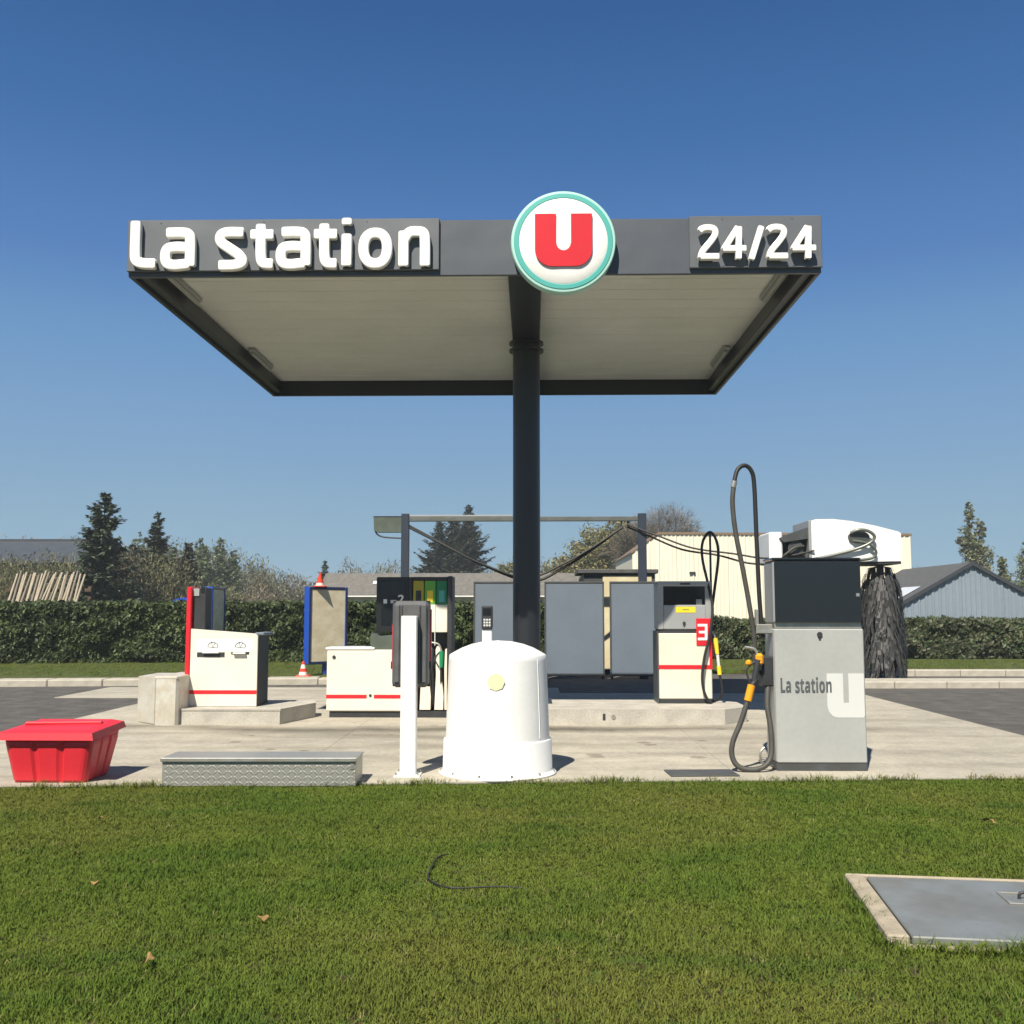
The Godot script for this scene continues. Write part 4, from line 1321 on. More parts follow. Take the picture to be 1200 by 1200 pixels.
func wash_machine() -> void:
	var mb: MB
	var p := thing("car_wash_machine", "white roll-over car wash machine with big black hanging brush", "car wash", V(6.5, 0, -22.2))
	var z := -21.5
	part("tower", bx(5.2, 6.35, 0.05, 2.5, -22.9, -22.0, 0.03), M.cream_dull, p)
	part("tower_foot", bx(5.1, 6.45, 0.0, 0.14, -23.0, -21.9, 0.02), M.dark, p)
	# main housing with a gently curved top
	mb = MB.new()
	var pr := PackedVector2Array([Vector2(5.86, 2.47), Vector2(7.70, 2.50), Vector2(7.72, 3.08), Vector2(7.66, 3.12), Vector2(7.2, 3.24), Vector2(6.7, 3.34), Vector2(6.3, 3.385), Vector2(5.95, 3.38), Vector2(5.86, 3.34)])
	mb.extrude(pr, z - 1.3, z)
	var hs := part("housing", mb, M.gloss_white, p)
	part("housing_edge", bx(5.80, 5.862, 2.46, 3.36, z - 1.3, z + 0.01, 0.012), M.silver, hs)
	part("underside_tray", bx(6.6, 7.71, 2.44, 2.498, z - 1.2, z - 0.02), M.dark, p)
	# side unit with open dark machinery
	part("side_cover", bx(5.0, 5.28, 2.45, 3.12, z - 1.1, z - 0.1, 0.03), M.gloss_white, p)
	part("motor_bay", bx(5.26, 5.81, 2.5, 3.06, z - 1.1, z - 0.28), M.dark, p)
	mb = MB.new()
	mb.extrude(PackedVector2Array([Vector2(5.2, 2.99), Vector2(5.82, 3.22), Vector2(5.82, 2.98), Vector2(5.3, 2.9)]), z - 0.9, z - 0.05)
	part("hood", mb, M.frame_grey, p)
	mb = MB.new()
	mb.cyl(V(5.55, 2.78, z - 0.3), V(5.55, 2.78, z - 0.1), 0.16, 0.16, 20)
	part("motor", mb, M.frame_grey, p)
	mb = MB.new()
	mb.tube(spline([V(5.42, 2.7, z - 0.2), V(5.3, 2.62, z - 0.06), V(5.5, 2.78, z - 0.02), V(5.72, 2.82, z - 0.1)], 5), 0.03, 8)
	part("hose", mb, M.hose_grey, p)
	# gland on the front with looping hoses
	mb = MB.new()
	var gp := PackedVector2Array()
	for i in 20:
		var a := TAU * i / 20.0
		gp.append(Vector2(6.83 + 0.22 * cos(a), 3.0 + 0.13 * sin(a)))
	mb.extrude(gp, z, z + 0.06)
	part("gland_plate", mb, M.frame_grey, p)
	mb = MB.new()
	mb.tube(spline([V(6.64, 3.08, z + 0.08), V(6.8, 3.14, z + 0.13), V(7.0, 3.12, z + 0.13), V(7.13, 3.0, z + 0.12), V(7.0, 2.85, z + 0.1), V(6.6, 2.7, z + 0.06), V(6.0, 2.56, z + 0.04), V(5.4, 2.47, z + 0.04), V(4.9, 2.50, z + 0.05)], 6), 0.035, 8)
	part("hose", mb, M.rail, p)
	mb = MB.new()
	mb.tube(spline([V(6.7, 2.92, z + 0.06), V(7.0, 2.86, z + 0.10), V(7.16, 2.7, z + 0.09), V(7.08, 2.56, z + 0.07), V(6.7, 2.5, z + 0.05), V(6.3, 2.4, z + 0.03)], 6), 0.03, 8)
	part("hose", mb, M.lamp_shell, p)
	# vertical brush
	var bc := V(7.43, 0, -22.0)
	mb = MB.new()
	mb.cyl(bc + V(0, 0.15, 0), bc + V(0, 2.46, 0), 0.075, 0.075, 14)
	var shaft := part("brush_shaft", mb, M.frame_grey, p)
	var rng := RandomNumberGenerator.new()
	rng.seed = 5
	mb = MB.new()
	for lev in 16:
		var y := 2.36 - lev * 0.125
		var rr := 0.14 + 0.25 * sqrt(clampf((2.46 - y) / 0.34, 0.0, 1.0)) + 0.085 * (2.4 - y) / 2.4
		for k in 34:
			var a := TAU * (k + 0.5 * (lev % 2)) / 34.0 + rng.randf_range(-0.14, 0.14)
			var e := V(cos(a), 0, sin(a))
			var s := V(-sin(a), 0, cos(a))
			var w := rng.randf_range(0.012, 0.028)
			var r2 := rr * rng.randf_range(0.9, 1.08)
			var L := rng.randf_range(0.4, 0.75)
			var sw := s * rng.randf_range(-0.09, 0.09)
			var pts := [bc + e * rr * 0.3 + V(0, y + 0.05, 0), bc + e * r2 * 0.85 + V(0, y + 0.02, 0), bc + e * (r2 + 0.02) + sw * 0.4 + V(0, y - L * 0.35, 0), bc + e * (r2 + rng.randf_range(-0.03, 0.03)) + sw + V(0, y - L * 0.7, 0), bc + e * (r2 + rng.randf_range(-0.03, 0.07)) + sw * rng.randf_range(0.6, 1.6) + V(0, y - L, 0)]
			var ws := [w, w * 1.1, w * 1.2, w, w * 0.3]
			for i in 4:
				var q0: Vector3 = pts[i]
				var q1: Vector3 = pts[i + 1]
				q0.y = maxf(q0.y, 0.02)
				q1.y = maxf(q1.y, 0.015)
				mb.quad(q0 - s * ws[i], q0 + s * ws[i], q1 + s * ws[i + 1], q1 - s * ws[i + 1], e + V(0, 0.5, 0))
	var bs := part("bristles", mb, M.brush, p)
	bs.set_meta("kind", "stuff")

# ------------------------------------------------------------------ buildings behind
func clad_sheet(parent: Node3D, a: float, b: float, ya: float, yb: float, y0: float, z: float, m: Material, pitch: float) -> void:
	# one trapezoid-ribbed sheet; its top edge runs from ya to yb
	var mb := MB.new()
	var nr := int(round((b - a) / pitch))
	var prof := [[0.0, 0.0], [0.55, 0.0], [0.65, 0.045], [0.9, 0.045], [1.0, 0.0]]
	for i in nr:
		for k in 4:
			var u0: float = (i + prof[k][0]) / nr
			var u1: float = (i + prof[k + 1][0]) / nr
			var p0 := V(lerpf(a, b, u0), y0, z + prof[k][1])
			var p1 := V(lerpf(a, b, u1), y0, z + prof[k + 1][1])
			var q0 := V(p0.x, lerpf(ya, yb, u0), p0.z)
			var q1 := V(p1.x, lerpf(ya, yb, u1), p1.z)
			mb.quad(p0, p1, q1, q0, V(0, 0, 1))
	part("cladding_sheet", mb, m, parent)

func build_background() -> void:
	var mb: MB
	# cream warehouse
	var z := -60.0
	var p := thing("warehouse", "long cream metal-clad warehouse with a sloping corner at one end", "warehouse", V(14, 0, -66))
	mb = MB.new()
	mb.extrude(PackedVector2Array([Vector2(5.9, -0.1), Vector2(22.1, -0.1), Vector2(22.1, 5.8), Vector2(7.5, 5.9), Vector2(5.9, 4.8)]), z - 12.0, z - 0.03)
	part("wall", mb, M.cladding, p)
	var tops := func(x: float) -> float: return lerpf(4.8, 5.9, clampf((x - 5.9) / 1.6, 0, 1)) if x < 7.5 else lerpf(5.9, 5.8, (x - 7.5) / 14.6)
	var x := 5.9
	while x < 22.05:
		var e: float = minf(x + (0.8 if x < 7.4 else 1.0), 22.1)
		if e > 7.5 and x < 7.49: e = 7.5
		clad_sheet(p, x + 0.006, e - 0.006, tops.call(x), tops.call(e), 0.0, z, M.cladding, 0.25)
		x = e
	mb = MB.new()
	mb.extrude(PackedVector2Array([Vector2(7.4, 5.86), Vector2(22.15, 5.77), Vector2(22.15, 5.9), Vector2(7.4, 6.0)]), z - 12.1, z + 0.08)
	part("roof_trim", mb, M.cladding_trim, p)
	mb = MB.new()
	mb.extrude(PackedVector2Array([Vector2(5.82, 4.74), Vector2(7.4, 5.86), Vector2(7.4, 5.98), Vector2(5.82, 4.84)]), z - 12.1, z + 0.08)
	part("roof_trim", mb, M.cladding_trim, p)
	part("wall_vent", bx(9.2, 9.55, 3.55, 3.68, z + 0.045, z + 0.12, 0.01), M.dark, p)
	part("wall_vent", bx(8.1, 8.35, 2.65, 2.8, z + 0.045, z + 0.12, 0.01), M.dark, p)
	# grey gabled shed
	z = -45.0
	p = thing("gabled_shed", "blue-grey metal shed with a pitched grey roof and pale skylight", "shed", V(19.2, 0, -49))
	var ax := 19.15
	mb = MB.new()
	mb.extrude(PackedVector2Array([Vector2(16.0, -0.1), Vector2(22.3, -0.1), Vector2(22.3, 1.68), Vector2(ax, 3.44), Vector2(16.0, 1.68)]), z - 8.0, z - 0.03)
	part("wall", mb, M.cladding_grey, p)
	for i in 7:
		var a := 16.0 + 6.3 * i / 7.0
		var b := 16.0 + 6.3 * (i + 1) / 7.0
		var roofy := func(xx: float) -> float: return 1.68 + (1.76 * (1.0 - absf(xx - ax) / 3.15))
		if a < ax and b > ax:
			clad_sheet(p, a + 0.005, ax, roofy.call(a), roofy.call(ax), 0.0, z, M.cladding_grey, 0.225)
			clad_sheet(p, ax, b - 0.005, roofy.call(ax), roofy.call(b), 0.0, z, M.cladding_grey, 0.225)
		else:
			clad_sheet(p, a + 0.005, b - 0.005, roofy.call(a), roofy.call(b), 0.0, z, M.cladding_grey, 0.3)
	for s in [-1.0, 1.0]:
		var ex: float = ax + s * 3.45
		mb = MB.new()
		mb.extrude(PackedVector2Array([Vector2(ax, 3.46), Vector2(ex, 1.53), Vector2(ex, 1.62), Vector2(ax, 3.55)]), z - 8.3, z + 0.12)
		var rf := part("roof", mb, M.roof_grey, p)
		mb = MB.new()
		mb.extrude(PackedVector2Array([Vector2(ax, 3.40), Vector2(ex, 1.47), Vector2(ex, 1.64), Vector2(ax, 3.57)]), z + 0.121, z + 0.17)
		part("bargeboard", mb, M.trim_dark, rf)
		if s < 0:
			mb = MB.new()
			var n := V(-1.93, 3.45, 0).normalized()
			var c0 := V(ax - 1.9, 3.55 - 1.9 * 0.559, z - 3.0)
			var dv := V(-3.45, -1.93, 0).normalized()
			mb.quad(c0 + n * 0.03, c0 + dv * 1.2 + n * 0.03, c0 + dv * 1.2 + V(0, 0, 2.2) + n * 0.03, c0 + V(0, 0, 2.2) + n * 0.03, n)
			part("skylight", mb, M.skylight, rf)
	# long low house behind the hedge
	z = -80.0
	p = thing("long_house", "long low house with grey slate roof and small skylights behind the hedge", "house", V(-6, 0, -83))
	part("wall", bx(-16.3, 4.2, -0.1, 2.65, z - 6.0, z), M.render_cream, p)
	mb = MB.new()
	var tz := Transform3D(Basis(V(0, 0, -1), V(0, 1, 0), V(1, 0, 0)), Vector3.ZERO)
	mb.extrude(PackedVector2Array([Vector2(79.6, 2.5), Vector2(83.0, 4.28), Vector2(86.4, 2.5), Vector2(86.4, 2.62), Vector2(83.0, 4.42), Vector2(79.6, 2.64)]), -16.7, 4.6, tz)
	var roof := part("roof", mb, M.roof_slate, p)
	var sl := V(0, 1.78, -3.4).normalized()
	var sn := V(0, 3.4, 1.78).normalized()
	for q in [[-12.6, 1.8, 0.9], [-10.3, 1.8, 0.7], [-9.4, 0.9, 1.0], [-1.2, 1.9, 0.9]]:
		mb = MB.new()
		var o: Vector3 = V(q[0], 2.64, -79.6) + sl * q[1] + sn * 0.05
		mb.quad(o, o + V(q[2], 0, 0), o + V(q[2], 0, 0) + sl * 0.5, o + sl * 0.5, sn)
		part("skylight", mb, M.skylight, roof)
	part("gutter", bx(-16.7, 4.6, 2.46, 2.56, z + 0.35, z + 0.45), M.white, p)
	for q in [[-13.6, 0.8], [-10.4, 1.0], [-3.2, 0.9], [0.6, 1.2]]:
		var w := part("window", bx(q[0], q[0] + q[1], 1.0, 2.1, z, z + 0.05), M.white, p)
		part("pane", bx(q[0] + 0.07, q[0] + q[1] - 0.07, 1.07, 2.03, z + 0.05, z + 0.056), M.glass_dark, w)
	# far shed roof at the edge of the wood
	p = thing("farm_shed", "far blue-grey farm shed roof rising above brown scrub", "shed", V(-41, 0, -86))
	part("wall", bx(-52, -35.6, -0.1, 5.1, -92, -80), M.roof_blue, p)
	mb = MB.new()
	mb.extrude(PackedVector2Array([Vector2(79.5, 5.1), Vector2(86.0, 7.1), Vector2(92.5, 5.1), Vector2(92.5, 5.3), Vector2(86.0, 7.3), Vector2(79.5, 5.3)]), -52.5, -35.2, tz)
	part("roof", mb, M.roof_blue, p)
	mb = MB.new()
	mb.extrude(PackedVector2Array([Vector2(85.7, 7.12), Vector2(86.3, 7.12), Vector2(86.3, 7.42), Vector2(85.7, 7.42)]), -52.5, -35.2, tz)
	part("ridge_cap", mb, M.trim_dark, p)
	# poles leaning in a row on a rail
	var rng := RandomNumberGenerator.new()
	rng.seed = 3
	p = thing("pole_rack", "low timber rail with the leaning stack of pale poles", "rack", V(-16.8, 0, -35.2))
	part("rail", bx(-18.3, -15.3, 2.1, 2.22, -35.5, -35.38, 0.01), M.bark, p)
	part("post", bx(-18.25, -18.13, -0.1, 2.3, -35.66, -35.5, 0.01), M.bark, p)
	part("post", bx(-15.47, -15.35, -0.1, 2.3, -35.66, -35.5, 0.01), M.bark, p)
	for i in 22:
		var xx := -17.95 + 2.35 * i / 21.0 + rng.randf_range(-0.04, 0.04)
		var lean := rng.randf_range(0.0, 0.2) + (0.16 if i > 9 and i < 14 else 0.0)
		var h := rng.randf_range(2.68, 2.84)
		mb = MB.new()
		var foot := V(xx - lean * 1.5, 0.0, -34.35 + rng.randf_range(-0.12, 0.1))
		var top := V(xx + lean * 0.3, h, -35.45 + rng.randf_range(-0.04, 0.04) + 0.02)
		mb.tube(spline([foot, foot.lerp(top, 0.5) + V(rng.randf_range(-0.03, 0.03), 0, 0), top], 3), rng.randf_range(0.045, 0.065), 7, 0.035)
		single("wooden_pole", mb, M.pole_wood if i % 3 != 1 else M.pole_grey, "pale wooden pole leaning in the row above the hedge", "pole", foot, "poles leaning in a row")
	# blue tarpaulin over a low heap
	mb = MB.new()
	mb.extrude(PackedVector2Array([Vector2(-12.4, 0.0), Vector2(-11.6, 0.0), Vector2(-11.6, 1.75), Vector2(-11.8, 1.9), Vector2(-12.1, 1.86), Vector2(-12.4, 1.72)]), -36.2, -34.8)
	single("tarpaulin", mb, M.blue_frame, "blue tarpaulin heap just showing over the hedge", "tarpaulin", V(-12.2, 0, -35.5))

# ------------------------------------------------------------------ plants
func spruce(at: Vector3, h: float, r: float, seed_: int, label: String, colr: Color, bare := 0.0) -> void:
	var p := thing("conifer_tree", label, "conifer", at, "conifers behind the hedge")
	var rng := RandomNumberGenerator.new()
	rng.seed = seed_
	var mb := MB.new()
	mb.cyl(at, at + V(0, h * 0.99, 0), 0.03 * h * 0.6, 0.01, 8)
	part("trunk", mb, M.bark, p)
	var tw := MB.new()
	mb = MB.new()
	var levels := int(h * 5.5)
	for lv in levels:
		var t := (lv + 0.5) / levels
		if t < 0.06: continue
		var y := h * t
		var nb := rng.randi_range(7, 10)
		var len0 := r * pow(1.0 - t, 0.72) * (0.8 + 0.3 * sin(lv * 2.1 + seed_)) + 0.06
		if t > 0.8 and bare > 0.0: len0 *= 0.75
		for k in nb:
			if rng.randf() < bare * (0.3 + t * 0.5): continue
			var a := rng.randf() * TAU
			var L := len0 * rng.randf_range(0.6, 1.15)
			var e := V(cos(a), 0, sin(a))
			var s := V(-sin(a), 0, cos(a))
			var up := lerpf(-0.28, 0.45, t) + rng.randf_range(-0.12, 0.12)
			var tip := at + V(0, y + up * L, 0) + e * L
			var st := at + V(0, y, 0)
			tw.col = Color(0.06, 0.045, 0.03)
			if L > 0.3: tw.tube(PackedVector3Array([st, tip]), 0.015, 3, 0.004)
			var ns := int(12 + L * 26)
			for i in ns:
				var u := rng.randf_range(0.12, 1.05)
				var o := st.lerp(tip, u) + V(0, -0.12 * sin(u * PI) * L, 0)
				var w := (0.10 + 0.22 * L * (1.05 - u) + 0.05) * rng.randf_range(0.6, 1.2)
				var d := (e * rng.randf_range(0.2, 1.0) + s * rng.randf_range(-1.1, 1.1) + V(0, rng.randf_range(-0.55, 0.25), 0)).normalized()
				var b := d.cross(V(rng.randf_range(-0.4, 0.4), 1, rng.randf_range(-0.4, 0.4))).normalized()
				var f := rng.randf_range(0.6, 1.45)
				mb.col = Color(colr.r * f * rng.randf_range(0.85, 1.2), colr.g * f, colr.b * f)
				mb.leaf(o + d * w * 0.5, d * w * 0.85, b * w * 0.36)
	# leader
	for i in 10:
		mb.leaf(at + V(0, h * (0.93 + 0.008 * i), 0), V(rng.randf_range(-0.12, 0.12), 0.1, rng.randf_range(-0.12, 0.12)), V(0.03, 0.0, 0.03))
	var crown := part("crown", mb, M.needle, p)
	crown.set_meta("kind", "stuff")
	if tw.v.size() > 0: part("limbs", tw, M.twig, p).set_meta("kind", "stuff")

# crown of leaf-sized faces gathered in clumps that sit on limbs
func leafy(at: Vector3, h: float, lobes: Array, count: int, size: float, cols: Array, seed_: int, called: String, label: String, cat: String, group := "", back := true) -> void:
	var p := thing(called, label, cat, at, group)
	var rng := RandomNumberGenerator.new()
	rng.seed = seed_
	var tr := MB.new()
	tr.tube(spline([at + V(0, -0.05, 0), at + V(0.02 * h, h * 0.3, 0), at + V(-0.02 * h, h * 0.65, 0)], 4), 0.022 * h, 8, 0.01 * h)
	part("trunk", tr, M.bark, p)
	var li := MB.new()
	var mb := MB.new()
	var tot := 0.0
	for l in lobes: tot += l[1].x * l[1].y
	for l in lobes:
		var c: Vector3 = at + l[0]
		var R: Vector3 = l[1]
		li.tube(spline([at + V(0, h * 0.25, 0), at.lerp(c, 0.6) + V(0, 0.05 * h, 0), c + V(0, R.y * 0.5, 0)], 3), 0.008 * h, 5, 0.003 * h)
		var nn := int(count * R.x * R.y / tot)
		var clumps := maxi(int(nn / 26.0), 4)
		for k in clumps:
			var d := V(rng.randfn(), rng.randfn(), rng.randfn()).normalized()
			var q := c + d * R * pow(rng.randf(), 0.45) * rng.randf_range(0.85, 1.12)
			var cr: float = minf(R.x, R.y) * rng.randf_range(0.14, 0.3)
			var f0 := rng.randf_range(0.7, 1.3)
			var base: Color = cols[rng.randi() % cols.size()]
			for i in 26:
				var o := q + V(rng.randfn(), rng.randfn() * 0.8, rng.randfn()) * cr * 0.55
				var a := V(rng.randfn(), rng.randfn() * 0.6, rng.randfn()).normalized()
				var b := a.cross(V(rng.randfn(), rng.randfn(), rng.randfn()).normalized())
				var w := size * rng.randf_range(0.5, 1.3)
				var f := f0 * rng.randf_range(0.75, 1.3)
				mb.col = Color(base.r * f, base.g * f, base.b * f)
				mb.leaf(o, a * w, b * w * 0.55)
	part("limbs", li, M.bark, p)
	part("crown", mb, M.leaf if back else M.twig, p).set_meta("kind", "stuff")

# leafless tree: limbs fork into fine twigs
func bare_tree(at: Vector3, h: float, spread: float, seed_: int, label: String, colr: Color, dome := Vector2.ZERO, group := "") -> void:
	var p := thing("bare_tree", label, "tree", at, group)
	var rng := RandomNumberGenerator.new()
	rng.seed = seed_
	var tr := MB.new()
	tr.cyl(at, at + V(0, h * 0.42, 0), 0.022 * h, 0.015 * h, 8)
	part("trunk", tr, M.bark, p)
	var tw := MB.new()
	var todo := []
	for i in 9:
		var a := TAU * i / 9.0 + rng.randf()
		todo.append([at + V(0, h * rng.randf_range(0.22, 0.42), 0), V(cos(a) * spread, rng.randf_range(0.7, 1.3), sin(a) * spread).normalized(), h * rng.randf_range(0.17, 0.24), 0])
	while todo.size() > 0:
		var q: Array = todo.pop_back()
		var o: Vector3 = q[0]
		var d: Vector3 = q[1]
		var L: float = q[2]
		var lv: int = q[3]
		var e := o + d * L
		var f := rng.randf_range(0.75, 1.3)
		tw.col = Color(colr.r * f, colr.g * f, colr.b * f)
		if lv < 4:
			tw.tube(PackedVector3Array([o, e]), [0.07, 0.045, 0.03, 0.02][lv] * h / 9.0, 4, [0.045, 0.03, 0.02, 0.012][lv] * h / 9.0)
			for i in [4, 4, 5, 7][lv]:
				var dd := (d + V(rng.randfn(), rng.randfn() * 0.7 + 0.12, rng.randfn()) * 0.55).normalized()
				todo.append([o.lerp(e, rng.randf_range(0.45, 1.0)), dd, L * rng.randf_range(0.5, 0.8), lv + 1])
		else:
			var s := d.cross(V(rng.randfn(), rng.randfn(), rng.randfn())).normalized() * 0.022
			tw.ftri(o - s, o + s, o + d * L * 1.5, s.cross(d))
	for i in int(dome.x * 1000.0):
		var d := V(rng.randfn(), rng.randfn() * 0.9, rng.randfn()).normalized()
		var o := at + V(0, h * 0.62, 0) + d * dome.y * pow(rng.randf(), 0.35) * rng.randf_range(0.7, 1.02)
		var dd := (d + V(rng.randfn(), rng.randfn() + 0.4, rng.randfn()) * 0.5).normalized()
		var s := dd.cross(V(rng.randfn(), rng.randfn(), rng.randfn())).normalized() * 0.016
		var f := rng.randf_range(0.75, 1.3)
		tw.col = Color(colr.r * f, colr.g * f, colr.b * f)
		tw.ftri(o - s, o + s, o + dd * rng.randf_range(0.35, 0.8), s.cross(dd))
	part("limbs", tw, M.twig, p).set_meta("kind", "stuff")

func build_trees() -> void:
	var dk := Color(0.060, 0.090, 0.050)
	spruce(V(-19.0, -0.05, -45), 6.7, 2.3, 11, "big dark spruce beside the leaning poles", dk)
	spruce(V(-20.3, -0.05, -55), 6.8, 2.0, 12, "thin-topped spruce with a bare leader behind the hedge", Color(0.068, 0.078, 0.048), 0.3)
	spruce(V(-22.4, -0.05, -57), 5.2, 1.9, 13, "short spruce tucked between the big spruce and the thin-topped one", dk, 0.1)
	spruce(V(-18.9, -0.05, -56), 5.2, 1.8, 14, "low ragged spruce at the foot of the thin-topped spruce", Color(0.072, 0.078, 0.045), 0.25)
	spruce(V(-8.6, -0.05, -95), 9.8, 4.2, 15, "broad spruce behind the wash bay rail, the lower of the pair", Color(0.052, 0.068, 0.046), 0.1)
	spruce(V(-5.9, -0.05, -95.5), 11.3, 4.0, 16, "tall spruce with a spire above the wash bay rail", Color(0.050, 0.066, 0.048), 0.05)
	spruce(V(-7.3, -0.05, -97), 10.3, 5.0, 17, "dark spruce filling the gap between the paired spruces", Color(0.045, 0.058, 0.040), 0.0)
	spruce(V(-18.6, -0.05, -92), 5.9, 1.3, 18, "small dark conifer peeping over the end of the house roof", dk, 0.1)
	# row of far poplars
	var k := 0
	for q in [[-34.2, 8.2, 1.0], [-33.2, 7.6, 1.0], [-32.3, 8.7, 1.1], [-31.2, 8.2, 1.0], [-30.1, 8.6, 1.1], [-29.0, 7.6, 0.9], [-40.5, 8.6, 1.2], [-38.0, 9.0, 1.3], [-36.4, 9.0, 1.5]]:
		var r: float = q[2]
		var h: float = q[1]
		leafy(V(q[0], -0.05, -97 - (k % 3)), h, [[V(0, h * 0.45, 0), V(r, h * 0.33, r)], [V(0.1, h * 0.68, 0), V(r * 0.72, h * 0.27, r * 0.7)], [V(0, h * 0.86, 0), V(r * 0.4, h * 0.13, r * 0.4)]], 6000, 0.13, [Color(0.12, 0.155, 0.065), Color(0.10, 0.13, 0.058)], 40 + k, "poplar_tree", "mid green poplar in the far row beyond the wood", "poplar", "far poplars in a row")
		k += 1
	# spring-green tree and bare tree behind the warehouse
	leafy(V(6.1, -0.05, -92), 9.5, [[V(-2.64, 4.32, 0.00), V(2.64, 1.92, 2.16)], [V(0.00, 6.48, 0.00), V(2.64, 2.40, 2.40)], [V(2.16, 7.68, 0.00), V(2.28, 2.04, 2.16)], [V(-0.96, 3.84, 0.60), V(3.60, 1.80, 2.40)], [V(3.12, 4.56, 0.00), V(2.16, 2.88, 2.16)]], 46000, 0.15, [Color(0.17, 0.155, 0.055), Color(0.135, 0.14, 0.05), Color(0.19, 0.16, 0.06)], 60, "leafing_tree", "broad tree in yellow-green new leaf between column and warehouse", "tree")
	leafy(V(-1.5, -0.05, -93), 6.4, [[V(0.00, 4.32, 0.00), V(2.04, 1.56, 1.80)], [V(1.92, 3.60, 0.00), V(2.04, 1.32, 1.80)], [V(-1.44, 3.36, 0.00), V(1.80, 1.20, 1.80)]], 14000, 0.13, [Color(0.16, 0.15, 0.055), Color(0.13, 0.13, 0.048)], 61, "leafing_tree", "low olive-green tree just behind the black column", "tree")
	bare_tree(V(11.7, -0.05, -88), 12.4, 0.8, 62, "round-headed leafless grey tree rising behind the warehouse", Color(0.15, 0.135, 0.115), Vector2(9.0, 3.0))
	bare_tree(V(8.8, -0.05, -84), 10.4, 0.7, 63, "leafless brown tree beside the gantry post", Color(0.11, 0.095, 0.07), Vector2(6.0, 2.3))
	# trees by the gabled shed
	leafy(V(32.1, -0.05, -75), 9.6, [[V(-0.2, 8.2, 0), V(0.35, 1.35, 0.35)], [V(0.55, 7.0, 0), V(0.42, 1.2, 0.4)], [V(-0.35, 6.4, 0), V(0.7, 1.3, 0.7)], [V(0.35, 5.2, 0), V(1.0, 1.3, 0.9)], [V(0, 3.4, 0), V(1.3, 1.8, 1.2)]], 18000, 0.10, [Color(0.15, 0.165, 0.085), Color(0.12, 0.14, 0.07), Color(0.17, 0.17, 0.095)], 70, "poplar_tree", "tall olive-green poplar behind the ridge of the gabled shed", "poplar")
	leafy(V(34.6, -0.05, -76), 5.6, [[V(0, 4.4, 0), V(0.4, 1.1, 0.4)], [V(0, 3.0, 0), V(0.9, 1.2, 0.9)]], 7000, 0.10, [Color(0.15, 0.16, 0.08), Color(0.12, 0.14, 0.065)], 71, "poplar_tree", "short olive-green tree between the two poplars behind the shed", "tree")
	leafy(V(36.4, -0.05, -75), 7.9, [[V(0, 6.4, 0), V(0.6, 1.5, 0.6)], [V(0.1, 4.8, 0), V(1.1, 1.6, 1)], [V(0, 3.0, 0), V(1.4, 1.6, 1.2)]], 14000, 0.10, [Color(0.13, 0.15, 0.065), Color(0.11, 0.13, 0.055)], 72, "poplar_tree", "darker poplar beyond the low eave of the gabled shed", "poplar")
	far_wood()

